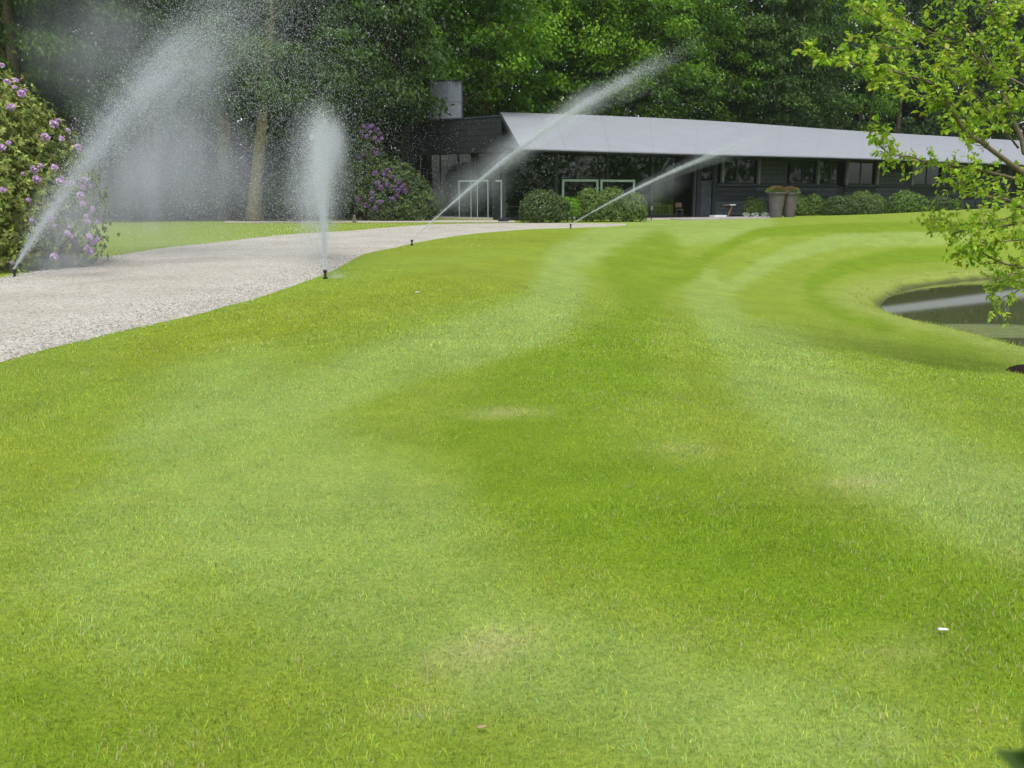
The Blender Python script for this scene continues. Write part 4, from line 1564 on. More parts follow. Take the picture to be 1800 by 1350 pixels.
# ------------------------------------------------------------------ two tall pots
def make_pot():
    r = empty('tall_planter')
    MB().lathe([(0.33, 0), (0.34, 0.02), (0.44, 0.7), (0.52, 1.28), (0.53, 1.30), (0.60, 1.31), (0.61, 1.36), (0.60, 1.41), (0.54, 1.41), (0.53, 1.36)], 28).build('pot', M['pot'], r, smooth=False)
    MB().lathe([(0.5, 1.355), (0.35, 1.375), (0.05, 1.39)], 20).build('soil', M['soil'], r)
    rg = np.random.default_rng(5)
    n = 2600
    d = unit(rg.normal(size=(n, 3)))
    d[:, 2] = np.abs(d[:, 2])
    q = d * np.array((0.66, 0.6, 0.30)) * rg.uniform(0.65, 1.02, (n, 1)) + np.array((0, 0, 1.38))
    ax = unit(d + np.array((0, 0, 0.5)) + rg.normal(0, 0.4, (n, 3)))
    v, f = leaves(q, ax, rg.uniform(0.06, 0.11, n), 0.045, None, 0.05)
    c = np.asarray([(0.13, 0.19, 0.05), (0.17, 0.23, 0.06), (0.09, 0.14, 0.05)])[rg.choice(3, n)] * rg.uniform(0.7, 1.3, (n, 1))
    rust = (q[:, 2] > 1.55) & (rg.random(n) < 0.55) | ((q[:, 0] > 0.1) & (rg.random(n) < 0.35))
    c[rust] = np.array((0.24, 0.085, 0.045)) * rg.uniform(0.7, 1.4, (rust.sum(), 1))
    o = mesh_np('foliage', v, f, M['leaf_bush'], r, tint=c)
    o['kind'] = 'stuff'
    return r
pot = make_pot()
b1 = G(1363.5, 383.6)
pot.location = tuple(b1)
pot.scale = (1.08, 1.08, 1.2)
tag(pot, 'left and nearer of the two tall grey planters with rusty green sedum', 'planter', 'tall planters on the terrace')
pot2 = copy_tree(pot)
b2 = G(1387, 383.4)
pot2.location = tuple(b2)
pot2.rotation_euler = (0, 0, 0.9)
pot2.scale = (1.0, 1.0, 1.18)
tag(pot2, 'right and slimmer of the two tall grey planters, half behind the other', 'planter', 'tall planters on the terrace')

# tray of white bedding flowers
b = G(1328, 383.3)
tray = empty('flower_tray', b)
MB().box(-0.95, 0.95, -0.18, 0.18, 0, 0.04).build('tray', M['black'], tray)
tag(tray, 'low black tray carrying small white flowers left of the tall pots', 'tray')
for k in range(3):
    x = b[0] - 0.62 + 0.62 * k
    r = empty('white_flower_plant', (x, b[1], 0.045))
    MB().lathe([(0.09, 0), (0.13, 0.11), (0.14, 0.11), (0.135, 0.12), (0.10, 0.115)], 12).build('flower_pot', M['white'], r)
    rg = np.random.default_rng(80 + k)
    n = 260
    d = unit(rg.normal(size=(n, 3)))
    d[:, 2] = np.abs(d[:, 2])
    q = d * np.array((0.26, 0.2, 0.16)) * rg.uniform(0.3, 1, (n, 1)) + np.array((0, 0, 0.14))
    v, f = leaves(q, unit(d + rg.normal(0, 0.5, (n, 3))), 0.07, 0.035)
    c = np.where(rg.random((n, 1)) < 0.42, np.array((0.78, 0.8, 0.78)), np.array((0.10, 0.2, 0.06)))
    fo = mesh_np('foliage', v, f, M['leaf_bush'], r, tint=c)
    fo['kind'] = 'stuff'
    tag(r, ['leftmost white bedding plant in the low tray', 'middle white bedding plant in the low tray', 'white bedding plant in the tray next to the tall pot'][k], 'flower', 'white bedding plants in the tray')

# wooden bench
b = G(1275, 381.8)
bench = empty('wooden_bench', (b[0], b[1], 0.05), 0.1)
MB().box(-0.62, 0.22, -0.22, 0.22, 0.74, 0.82).build('bench_top', M['wood_bench'], bench)
MB().box(0.222, 0.62, -0.22, 0.22, 0.742, 0.83).build('pale_board', M['white'], bench)
MB().hexa([(0.06, -0.05, 0), (0.22, -0.05, 0), (0.22, 0.05, 0), (0.06, 0.05, 0), (0.40, -0.05, 0.738), (0.50, -0.05, 0.738), (0.50, 0.05, 0.738), (0.40, 0.05, 0.738)]).build('leg', M['wood_bench'], bench)
MB().box(-0.56, -0.46, -0.05, 0.05, 0, 0.738).build('leg', M['wood_bench'], bench)
tag(bench, 'small wooden bench with slanted leg against the timber wall', 'bench')

# slim lantern post by the hedge end
b = G(1145, 387)
lp = empty('lantern_post', b)
MB().tube([(0, 0, 0), (0, 0, 1.05)], [0.03, 0.03], 8).build('pole', M['charcoal'], lp)
MB().box(-0.06, 0.06, -0.06, 0.06, 0.6, 0.85).build('lantern', M['post'], lp)
tag(lp, 'slim dark lantern post at the right end of the front hedge', 'post')
# short post by the side path
b = G(623, 391.5)
st = empty('wooden_stub_post', b)
MB().tube([(0, 0, -0.1), (0, 0, 0.2), (0.01, 0, 0.42)], [0.11, 0.10, 0.085], 9, 0.05).build('post_body', M['bark'], st)
tag(st, 'short wooden stub post on the far grass in front of the violet rhododendron', 'post')
b = G(885, 389.6)
bx = empty('floor_spotlight', b)
MB().box(-0.3, 0.3, -0.15, 0.15, 0, 0.2).build('housing', M['charcoal'], bx, bevel=0.03)
MB().box(-0.09, 0.09, -0.09, 0.09, 0.2, 0.27).build('cap', M['charcoal'], bx, bevel=0.02)
tag(bx, 'low dark box on the ground before the left pier of the house', 'box')

# ------------------------------------------------------------------ sprinklers
def make_sprinkler():
    r = empty('sprinkler_head')
    MB().lathe([(0.042, -0.03), (0.044, 0.0), (0.05, 0.005), (0.05, 0.03), (0.036, 0.035)], 16).build('ground_collar', M['black'], r)
    MB().lathe([(0.026, 0.036), (0.026, 0.12)], 14).build('riser', M['black'], r)
    t = MB().lathe([(0.036, 0.121), (0.040, 0.128), (0.040, 0.168), (0.030, 0.18)], 16).build('turret', M['black'], r)
    MB().tube([(0.03, 0, 0.15), (0.062, 0, 0.165)], [0.012, 0.009], 8).build('nozzle', M['black'], t)
    return r
spr = make_sprinkler()
s_spots = [(572, 490, 1.5, 0.95, 'nearest sprinkler head at the drive edge under the upright water column'),
           (724, 431.5, 0.5, 1.0, 'sprinkler head at the drive edge where the long white jet starts'),
           (1003, 401.5, 0.4, 1.15, 'farthest sprinkler head on the lawn in front of the hedge'),
           (26, 488, 1.0, 0.9, 'sprinkler head at the foot of the near rhododendron')]
SPR = []
for k, (px, py, rz, sc, lab) in enumerate(s_spots):
    o = spr if k == 0 else copy_tree(spr)
    b = G(px, py)
    o.location = tuple(b)
    o.rotation_euler = (0, 0, rz)
    o.scale = (sc, sc, sc)
    SPR.append(b)
    tag(o, lab, 'sprinkler', 'lawn sprinkler heads')

# ------------------------------------------------------------------ water in the air
def ballistic(p0, v0, k, t, wind):
    k = k[:, None]
    t = t[:, None]
    e = (1 - np.exp(-k * t)) / k
    w = np.array(wind)[None]
    g = np.array((0, 0, -9.81))[None]
    vt = w + g / k                      # settling velocity
    pos = p0 + vt * t + (v0 - vt) * e
    vel = vt + (v0 - vt) * np.exp(-k * t)
    return pos, vel

def spray(base, v0, n, krange, wind, spread, size, seed, tmax=3.0, sweep=0.0, tpow=1.0, te_max=0.62):
    rg = np.random.default_rng(seed)
    n = int(n)
    k = np.exp(rg.uniform(math.log(krange[0]), math.log(krange[1]), n))
    v = np.array(v0)[None] * (1 + rg.normal(0, 0.05, (n, 1))) + rg.normal(0, 1, (n, 3)) * np.linalg.norm(v0) * spread * (0.4 + 0.9 * np.clip(k / krange[1], 0, 1))[:, None]
    # smaller drops peel off the jet later: they ride with it, then slow down
    tb = rg.uniform(0, 1, n) * min(0.55, te_max)
    kj = np.full(n, 0.25)
    p1, v1 = ballistic(np.array(base)[None] + np.array((0, 0, 0.17)), v, kj, tb, (0, 0, 0))
    t = rg.random(n) ** tpow * tmax
    if sweep:
        a = t * sweep + rg.normal(0, 0.03, n)
        ca, sa = np.cos(a), np.sin(a)
        for arr, o in ((p1, np.array(base)), (v1, 0)):
            dx, dy = arr[:, 0] - (o[0] if isinstance(o, np.ndarray) else 0), arr[:, 1] - (o[1] if isinstance(o, np.ndarray) else 0)
            nx_, ny_ = dx * ca - dy * sa, dx * sa + dy * ca
            arr[:, 0] = nx_ + (o[0] if isinstance(o, np.ndarray) else 0)
            arr[:, 1] = ny_ + (o[1] if isinstance(o, np.ndarray) else 0)
    pos, vel = ballistic(p1, v1, k, t, wind)
    early = rg.random(n) < 0.22         # the coherent part of the jet itself
    te = rg.uniform(0, te_max, n)
    pe, ve = ballistic(np.array(base)[None] + np.array((0, 0, 0.17)), v * np.array((1, 1, 1)), np.full(n, 0.25), te, (0, 0, 0))
    pos[early], vel[early] = pe[early], ve[early]
    keep = pos[:, 2] > 0.02
    pos, vel = pos[keep], vel[keep]
    m = len(pos)
    s = size * rg.lognormal(0, 0.35, m)
    return pos, unit(vel), s

def drops(pos, d, s, parent, stretch=1.7):
    m = len(pos)
    a = unit(np.cross(d, RNG.normal(size=(m, 3))))
    b = np.cross(d, a)
    s = s[:, None]
    v = np.stack([pos + d * s * stretch, pos + a * s - d * s * 0.6, pos + (-0.5 * a + 0.87 * b) * s - d * s * 0.6, pos + (-0.5 * a - 0.87 * b) * s - d * s * 0.6], 1).reshape(-1, 3)
    q = np.arange(m) * 4
    f = np.concatenate([np.stack([q, q + 1, q + 2], 1), np.stack([q, q + 2, q + 3], 1), np.stack([q, q + 3, q + 1], 1), np.stack([q + 1, q + 3, q + 2], 1)])
    o = mesh_np('droplets', v, f, M['drop'], parent)
    o['kind'] = 'stuff'
    return o

def mist_mat(name, dens, L, power, lend=10.0, col=(0.84, 0.88, 1.0), nscale=1.4):
    m, n, b = new_mat(name)
    n.nodes.remove(b)
    pv_ = n.nodes.new('ShaderNodeVolumePrincipled')
    pv_.inputs['Color'].default_value = (*col, 1)
    pv_.inputs['Anisotropy'].default_value = 0.1
    c = n.nodes.new('ShaderNodeTexCoord')
    ln = n.nodes.new('ShaderNodeVectorMath')
    ln.operation = 'LENGTH'
    n.links.new(c.outputs['Object'], ln.inputs[0])
    dv = n.nodes.new('ShaderNodeMath')
    dv.operation = 'DIVIDE'
    n.links.new(ln.outputs['Value'], dv.inputs[0])
    dv.inputs[1].default_value = L
    ad = n.nodes.new('ShaderNodeMath')
    ad.operation = 'ADD'
    ad.inputs[1].default_value = 0.03
    n.links.new(dv.outputs[0], ad.inputs[0])
    pw = n.nodes.new('ShaderNodeMath')
    pw.operation = 'POWER'
    n.links.new(ad.outputs[0], pw.inputs[0])
    pw.inputs[1].default_value = -power
    t = noise(n, nscale, 2)
    r = n.nodes.new('ShaderNodeMapRange')
    r.inputs['From Min'].default_value = 0.35
    r.inputs['From Max'].default_value = 0.68
    r.inputs['To Min'].default_value = 0.35
    r.inputs['To Max'].default_value = 1.6
    n.links.new(t.outputs[0], r.inputs['Value'])
    m1 = n.nodes.new('ShaderNodeMath')
    m1.operation = 'MULTIPLY'
    n.links.new(pw.outputs[0], m1.inputs[0])
    n.links.new(r.outputs[0], m1.inputs[1])
    m2 = n.nodes.new('ShaderNodeMath')
    m2.operation = 'MULTIPLY'
    m2.inputs[1].default_value = dens
    n.links.new(m1.outputs[0], m2.inputs[0])
    fe = n.nodes.new('ShaderNodeMapRange')
    fe.interpolation_type = 'SMOOTHSTEP'
    fe.inputs['From Min'].default_value = lend * 0.45
    fe.inputs['From Max'].default_value = lend * 0.98
    fe.inputs['To Min'].default_value = 1.0
    fe.inputs['To Max'].default_value = 0.0
    n.links.new(ln.outputs['Value'], fe.inputs['Value'])
    m3 = n.nodes.new('ShaderNodeMath')
    m3.operation = 'MULTIPLY'
    n.links.new(m2.outputs[0], m3.inputs[0])
    n.links.new(fe.outputs[0], m3.inputs[1])
    n.links.new(m3.outputs[0], pv_.inputs['Density'])
    n.links.new(pv_.outputs[0], n.nodes['Material Output'].inputs['Volume'])
    return m

def mist_tube(parent, base, v0, k, wind, tmax, r0, r1, rp, mat, n=26, sq=(1, 1)):
    """soft-edged body of mist along the mean path; base is the origin of the parent"""
    t = np.linspace(0.0, tmax, n) ** 1.0
    pos, vel = ballistic(np.array((0, 0, 0.17))[None], np.array(v0, float)[None].repeat(n, 0), np.full(n, k), t, wind)
    rad = r0 + (r1 - r0) * (t / tmax) ** rp
    rad[-1] *= 0.3
    rad[-2] *= 0.7
    mb = MB()
    mb.tube([tuple(p) for p in pos], list(rad), 14, 0.03)
    o = mb.build('mist', mat, parent, smooth=True)
    o['kind'] = 'stuff'
    return o

def water_jet(k, v0, parts, lab, mists):
    base = SPR[k]
    r = empty('water_spray', base)
    P, D, Z = [], [], []
    for q in parts:
        p, d, s = spray((0, 0, 0), q.get('v0', v0), q['n'], q['k'], q['wind'], q['spread'], q['size'], 100 + 10 * k + len(P), q.get('tmax', 2.5), q.get('sweep', 0), q.get('tpow', 1.0), q.get('te', 0.62))
        P.append(p)
        D.append(d)
        Z.append(s)
    drops(np.concatenate(P), np.concatenate(D), np.concatenate(Z), r)
    for q in mists:
        pe_, _ = ballistic(np.array((0, 0, 0.17))[None], np.array(q.get('v0', v0), float)[None], np.array([q['k']], float), np.array([q['t']]), q['wind'])
        mist_tube(r, base, q.get('v0', v0), q['k'], q['wind'], q['t'], q['r0'], q['r1'], q.get('rp', 1.0), mist_mat('water mist', q['d'], q['L'], q.get('p', 1.0), float(np.linalg.norm(pe_[0]))))
    tag(r, lab, 'water spray', 'sprays thrown by the sprinklers')
    return r


def blob_mat(name, dens, nscale=1.6, col=(0.84, 0.88, 1.0), power=1.0):
    """density falls off smoothly to nothing at the skin of the unit ball"""
    m, n, b = new_mat(name)
    n.nodes.remove(b)
    pv_ = n.nodes.new('ShaderNodeVolumePrincipled')
    pv_.inputs['Color'].default_value = (*col, 1)
    pv_.inputs['Anisotropy'].default_value = 0.1
    c = n.nodes.new('ShaderNodeTexCoord')
    ln = n.nodes.new('ShaderNodeVectorMath')
    ln.operation = 'LENGTH'
    n.links.new(c.outputs['Object'], ln.inputs[0])
    r = n.nodes.new('ShaderNodeMapRange')
    r.interpolation_type = 'SMOOTHSTEP'
    r.inputs['From Min'].default_value = 0.05
    r.inputs['From Max'].default_value = 1.0
    r.inputs['To Min'].default_value = 1.0
    r.inputs['To Max'].default_value = 0.0
    n.links.new(ln.outputs['Value'], r.inputs['Value'])
    t = noise(n, nscale, 3)
    mpp = n.nodes.new('ShaderNodeMapping')
    mpp.inputs['Scale'].default_value = (2.2, 2.2, 0.7)
    n.links.new(c.outputs['Object'], mpp.inputs[0])
    n.links.new(mpp.outputs[0], t.inputs['Vector'])
    q = n.nodes.new('ShaderNodeMapRange')
    q.inputs['From Min'].default_value = 0.32
    q.inputs['From Max'].default_value = 0.68
    q.inputs['To Min'].default_value = 0.15
    q.inputs['To Max'].default_value = 1.9
    n.links.new(t.outputs[0], q.inputs['Value'])
    a = n.nodes.new('ShaderNodeMath')
    a.operation = 'MULTIPLY'
    n.links.new(r.outputs[0], a.inputs[0])
    n.links.new(q.outputs[0], a.inputs[1])
    d = n.nodes.new('ShaderNodeMath')
    d.operation = 'MULTIPLY'
    d.inputs[1].default_value = dens
    n.links.new(a.outputs[0], d.inputs[0])
    n.links.new(d.outputs[0], pv_.inputs['Density'])
    n.links.new(pv_.outputs[0], n.nodes['Material Output'].inputs['Volume'])
    return m

def blob(parent, wpos, rad, dens, rot=(0, 0, 0), nscale=1.6):
    """a drifting puff of fine mist, centre in world metres"""
    v, f = [], []
    nu, nv = 16, 9
    mb = MB().lathe([(max(0.02, math.sin(math.pi * i / nv)), -math.cos(math.pi * i / nv)) for i in range(nv + 1)], nu)
    o = mb.build('mist', blob_mat('drifting mist', dens, nscale), parent, smooth=True)
    o.location = tuple(np.array(wpos) - np.array(parent.location))
    o.scale = rad
    o.rotation_euler = rot
    o['kind'] = 'stuff'
    return o

# upright column seen along its own throw
j0 = water_jet(0, (-1.30, 7.2, 8.3), [
    dict(n=52000, k=(0.6, 5.0), wind=(-0.30, 0.0, 0), spread=0.040, size=0.0042, tmax=1.6, tpow=1.3),
    dict(n=16000, k=(1.0, 4.0), wind=(-0.75, 0.2, 0), spread=0.085, size=0.0048, tmax=2.4),
    dict(n=2600, k=(4, 8), wind=(0.3, -0.5, 0), spread=0.25, size=0.003, tmax=0.5, v0=(2.4, -1.0, -0.15)),
], 'upright column of water rising from the nearest sprinkler at the drive edge',
    [dict(k=0.8, wind=(0, 0, 0), t=1.15, r0=0.03, r1=0.34, d=1.2, L=4.0, p=1.0),
     dict(k=1.4, wind=(-0.25, 0, 0), t=1.6, r0=0.05, r1=0.75, d=0.30, L=4.0, p=0.5)])
b = SPR[0]
blob(j0, AT(560, 300, b[1] + 5), (0.95, 1.8, 1.75), 0.30)
blob(j0, AT(545, 350, b[1] + 6), (0.9, 1.8, 1.0), 0.22)
blob(j0, AT(582, 262, b[1] + 4.5), (0.45, 1.0, 0.95), 0.9, rot=(0, 0.12, 0))
blob(j0, AT(588, 494, b[1] + 0.1) + (0, 0, 0.06), (0.28, 0.25, 0.13), 1.6)
# long white jet across the roof
j1 = water_jet(1, (14.0, 5.5, 13.0), [
    dict(n=24000, k=(1.5, 6.0), wind=(-0.6, 0.3, 0), spread=0.007, size=0.0046, tmax=0.24, te=0.56, tpow=1.3),
    dict(n=3500, k=(2.0, 5.0), wind=(-1.0, 0.3, 0), spread=0.03, size=0.006, tmax=1.6, tpow=1.3),
], 'long slanting white jet crossing in front of the left end of the roof',
    [dict(k=0.35, wind=(0, 0, 0), t=0.78, r0=0.022, r1=0.22, d=1.3, L=9.0, p=0.9),
     dict(k=0.5, wind=(-0.8, 0, -1.0), t=0.80, r0=0.05, r1=0.75, d=0.18, L=9.0, p=0.3)])
b = SPR[1]
blob(j1, AT(905, 262, b[1] + 3), (1.7, 1.5, 0.75), 0.28, rot=(0, -0.55, 0))
blob(j1, AT(1010, 195, b[1] + 4), (1.9, 1.5, 0.7), 0.22, rot=(0, -0.6, 0))
blob(j1, AT(830, 330, b[1] + 3), (1.9, 1.8, 1.1), 0.13, rot=(0, -0.4, 0))
# farthest jet
j2 = water_jet(2, (18.5, 2.0, 10.8), [
    dict(n=12000, k=(2.0, 7.0), wind=(-0.5, 0.3, 0), spread=0.006, size=0.0058, tmax=0.12, te=0.45, tpow=1.3),
], 'thin slanting jet in front of the second bush reaching the middle of the roof',
    [dict(k=0.3, wind=(0, 0, 0), t=0.54, r0=0.03, r1=0.20, d=0.9, L=11.0, p=0.8),
     dict(k=0.45, wind=(-0.5, 0, -1.0), t=0.75, r0=0.05, r1=0.8, d=0.12, L=11.0, p=0.3)])
b = SPR[2]
blob(j2, AT(1150, 335, b[1] + 2), (2.2, 1.5, 0.9), 0.10, rot=(0, -0.4, 0))
# big arching spray on the left
j3 = water_jet(3, (5.4, 9.0, 13.0), [
    dict(n=30000, k=(1.0, 4.5), wind=(-0.3, 0.0, 0), spread=0.036, size=0.0044, tmax=1.9, tpow=1.2),
    dict(n=52000, k=(0.6, 2.2), wind=(0.2, 0.3, 0), spread=0.085, size=0.0047, tmax=3.0),
    dict(n=46000, k=(1.6, 5.0), wind=(-0.35, 0.2, 0), spread=0.10, size=0.0046, tmax=3.2),
], 'big arching spray sweeping over the near rhododendron towards the dark trees',
    [dict(k=0.35, wind=(0, 0, 0), t=0.70, r0=0.03, r1=0.60, d=0.28, L=8.0, p=0.8),
     dict(k=0.6, wind=(-0.4, 0, 0), t=1.0, r0=0.05, r1=1.5, d=0.15, L=8.0, p=0.2)])
b = SPR[3]
blob(j3, AT(280, 290, b[1] + 8), (2.8, 3.2, 2.6), 0.17)
blob(j3, AT(400, 330, b[1] + 11), (2.6, 3.0, 2.3), 0.07)
blob(j3, AT(230, 350, b[1] + 7), (2.0, 2.4, 2.2), 0.15)
blob(j3, AT(330, 150, b[1] + 6), (1.3, 2.0, 1.6), 0.16, rot=(0, 0.6, 0))
blob(j3, AT(170, 90, b[1] + 8), (2.6, 2.4, 2.4), 0.09)
blob(j3, AT(125, 395, b[1] - 0.3), (1.0, 1.0, 1.4), 0.40, rot=(0, 0.5, 0))
blob(j3, AT(330, 440, b[1] + 3), (4.6, 1.6, 0.55), 0.06)
blob(j3, AT(110, 465, b[1] + 0.3), (1.4, 0.9, 0.35), 0.30)

# ------------------------------------------------------------------ young tree overhanging from the right
TD = 13.5
yb = G(1915, 640, -0.9)
yt = empty('young_tree', (yb[0], yb[1], float(H(yb[0], yb[1]))))
YB = np.array(yt.location)
MB().lathe([(1.15, -0.06), (1.1, 0.035), (0.6, 0.06), (0.05, 0.07)], 26).build('soil_ring', M['soil'], yt)
trunk_pts = [(0, 0, -0.1), (0.03, 0, 0.8), (-0.04, 0.05, 1.7), (-0.02, 0.0, 2.6), (0.05, 0, 3.6), (0.0, 0, 4.6), (0.02, 0, 5.8)]
MB().tube(trunk_pts, [0.10, 0.085, 0.075, 0.065, 0.05, 0.035, 0.015], 10, 0.05).build('trunk', M['bark_young'], yt, smooth=True)
YD = YB[1]
branches = [  # (pixel, pixel, depth offset) polylines from the trunk outwards, first radius
    ([(1895, 330, 0), (1800, 305, -0.3), (1745, 265, -0.5), (1700, 238, -0.7), (1672, 195, -0.9), (1650, 150, -1.0), (1560, 122, -1.2), (1500, 112, -1.3), (1420, 92, -1.4)], 0.042),
    ([(1895, 320, 0), (1800, 268, 0.2), (1782, 215, 0.3), (1765, 170, 0.3), (1750, 125, 0.4), (1700, 90, 0.5), (1650, 62, 0.6), (1600, 40, 0.7), (1560, 15, 0.8)], 0.040),
    ([(1900, 300, 0), (1830, 160, -0.2), (1797, 120, -0.4), (1782, 85, -0.5), (1757, 52, -0.5), (1735, 0, -0.6), (1720, -60, -0.6)], 0.040),
    ([(1757, 52, -0.5), (1765, 30, -0.4), (1776, 0, -0.3), (1790, -50, -0.2)], 0.018),
    ([(1750, 125, 0.4), (1722, 72, 0.4), (1690, 38, 0.3), (1668, 0, 0.2), (1655, -50, 0.2)], 0.020),
    ([(1895, 350, 0), (1800, 318, 0.4), (1720, 298, 0.3), (1650, 288, 0.2), (1600, 275, 0.1), (1560, 268, 0.1), (1525, 240, 0.0)], 0.028),
    ([(1895, 400, 0), (1800, 366, -0.4), (1770, 350, -0.6), (1735, 346, -0.7), (1700, 330, -0.7), (1688, 318, -0.7)], 0.026),
    ([(1895, 410, 0), (1800, 375, 0.2), (1755, 388, 0.3), (1700, 395, 0.4), (1665, 398, 0.5), (1640, 400, 0.5)], 0.022),
    ([(1895, 440, 0), (1830, 475, -0.5), (1790, 468, -0.7), (1745, 455, -0.8), (1715, 440, -0.9), (1690, 443, -0.9)], 0.024),
    ([(1830, 475, -0.5), (1800, 500, -0.6), (1770, 520, -0.7), (1748, 538, -0.7)], 0.014),
    ([(1895, 390, 0), (1800, 392, -0.2), (1740, 402, -0.4), (1680, 408, -0.5), (1655, 402, -0.5)], 0.018),
    ([(1895, 425, 0), (1820, 418, -0.6), (1760, 424, -0.9), (1705, 428, -1.0)], 0.018),
    ([(1900, 500, 0), (1830, 490, 0.3), (1780, 480, 0.4), (1740, 495, 0.4)], 0.014),
    ([(1672, 195, -0.9), (1640, 178, -0.8), (1600, 160, -0.6), (1560, 150, -0.5)], 0.012),
    ([(1700, 90, 0.5), (1650, 100, 0.3), (1590, 85, 0.2), (1510, 78, 0.1)], 0.014),
    ([(1790, 260, 0.2), (1750, 210, 0.0), (1720, 170, -0.2), (1690, 140, -0.3), (1660, 110, -0.4)], 0.016),
    ([(1800, 150, 0.3), (1760, 130, 0.6), (1700, 130, 0.8), (1650, 130, 1.0)], 0.014),
    ([(1900, 200, 0), (1840, 60, 0.4), (1790, 20, 0.6), (1750, -30, 0.8)], 0.025),
    ([(1895, 280, 0), (1840, 230, 0.7), (1790, 180, 1.0), (1740, 190, 1.2), (1700, 210, 1.3)], 0.018),
    ([(1650, 62, 0.6), (1600, 70, 0.4), (1550, 40, 0.2), (1520, 20, 0.1), (1500, -20, 0)], 0.012),
]
lp_, la_, lw_ = [], [], []
rgy = np.random.default_rng(91)
def add_twig(p0, d, ln, r, depth=0):
    n = 5
    pts = [p0]
    dd = unit(d)
    for i in range(n):
        dd = unit(dd + rgy.normal(0, 0.18, 3) + np.array((0, 0, 0.03)))
        pts.append(pts[-1] + dd * ln / n)
    twm.tube([tuple(q) for q in pts], list(np.linspace(r, r * 0.3, n + 1)), 4, cap=False)
    for q in pts[1:]:
        for _ in range(rgy.integers(2, 4)):
            lp_.append(q + rgy.normal(0, 0.012, 3))
            a = unit(dd * 0.7 + rgy.normal(0, 0.7, 3) + np.array((0, 0, -0.25)))
            la_.append(a)
            lw_.append(rgy.uniform(0.05, 0.11))
twm = MB()
for pts, r in branches:
    P3 = [AT(a, b, YD + c) - YB for a, b, c in pts]
    # smooth the polyline
    Q = []
    for i in range(len(P3) - 1):
        a, b = P3[i], P3[i + 1]
        for t in (0, 0.5):
            Q.append(a + (b - a) * t + rgy.normal(0, 0.012, 3) * (t > 0))
    Q.append(P3[-1])
    rad = list(np.linspace(r, max(0.004, r * 0.14), len(Q)))
    MB().tube([tuple(q) for q in Q], rad, 7, 0.05).build('branch', M['bark_young'], yt, smooth=True)
    L = sum(np.linalg.norm(Q[i + 1] - Q[i]) for i in range(len(Q) - 1))
    start = 0.12 if r < 0.03 else 0.25
    nt_ = int(L * 14)
    for k in range(nt_):
        s = start + (1 - start) * (k + rgy.random()) / nt_
        j = min(len(Q) - 2, int(s * (len(Q) - 1)))
        fr_ = s * (len(Q) - 1) - j
        p0 = Q[j] + (Q[j + 1] - Q[j]) * fr_
        d = unit(Q[j + 1] - Q[j])
        side = rgy.normal(size=3)
        side = unit(side - d * (side @ d))
        add_twig(p0, d * 0.7 + side * 0.8 + np.array((0, 0, 0.1)), rgy.uniform(0.15, 0.42), 0.0045)
tw = twm.build('twigs', M['bark_young'], yt)
tw['kind'] = 'stuff'
lp_, la_, lw_ = np.array(lp_), np.array(la_), np.array(lw_)
YCOL = np.array([(0.30, 0.45, 0.035), (0.36, 0.50, 0.045), (0.25, 0.41, 0.03), (0.18, 0.33, 0.022), (0.42, 0.44, 0.06)])
# the leaves that show singly at the tips are objects of their own
def leaf_mesh(seed, col):
    rg = np.random.default_rng(seed)
    out_ = [(0, 0), (0.14, 0.10), (0.30, 0.16), (0.36, 0.30), (0.30, 0.42), (0.40, 0.52), (0.30, 0.68), (0.20, 0.74), (0.12, 0.90), (0, 1.0)]
    v, f = [], []
    for x, y in out_:
        v.append((x, y, 0.16 * x - 0.18 * y * y))
    for x, y in out_[1:-1]:
        v.append((-x, y, 0.16 * x - 0.18 * y * y))
    for y in (0.35, 0.7):
        v.append((0, y, -0.18 * y * y - 0.02))
    n = len(out_)
    m1, m2 = len(v) - 2, len(v) - 1
    R = list(range(0, n))
    Lf = [0] + list(range(n, n + n - 2)) + [n - 1]
    for side_, flip in ((R, False), (Lf, True)):
        for i in range(n - 1):
            a, b = side_[i], side_[i + 1]
            c = m1 if i < 5 else m2
            f.append((a, b, c) if not flip else (b, a, c))
        f.append((side_[5], m2, m1) if not flip else (m2, side_[5], m1))
    f = [q for q in f if len(set(q)) == 3]
    o = mesh_np('leaf', np.array(v), np.array(f), M['leaf_young'], tint=np.tile(np.array(col), (len(f), 1)), smooth=True, link=False)
    return o.data
lmeshes = [leaf_mesh(i, c) for i, c in enumerate(YCOL)]
pxl, pyl = proj(*(lp_ + YB).T)
vis = (pxl < 1800) & (pyl > 0)
score = np.where(vis, rgy.random(len(lp_)) - (pxl - 1400) / 500 + lw_ * 6, -99)
order = np.argsort(-score)
single = order[:290]
rest = np.ones(len(lp_), bool)
rest[single] = False
from mathutils import Matrix
for k in single:
    o = bpy.data.objects.new('leaf', lmeshes[rgy.integers(0, 5)])
    COL.objects.link(o)
    o.parent = yt
    a = la_[k]
    n_ = unit(np.array((0, 0, 1.0)) + rgy.normal(0, 0.5, 3))
    sd_ = unit(np.cross(a, n_))
    nn_ = np.cross(sd_, a)
    s = lw_[k] * 1.15
    o.matrix_local = Matrix(((sd_[0] * s, a[0] * s, nn_[0] * s, lp_[k][0]), (sd_[1] * s, a[1] * s, nn_[1] * s, lp_[k][1]), (sd_[2] * s, a[2] * s, nn_[2] * s, lp_[k][2]), (0, 0, 0, 1)))
c = YCOL[rgy.choice(5, rest.sum(), p=[0.28, 0.26, 0.22, 0.16, 0.08])] * rgy.uniform(0.75, 1.25, (rest.sum(), 1))
v, f = leaves(lp_[rest], la_[rest], lw_[rest], lw_[rest] * 0.62, np.array((0, 0, 1.0)) + rgy.normal(0, 0.5, (rest.sum(), 3)), 0.08)
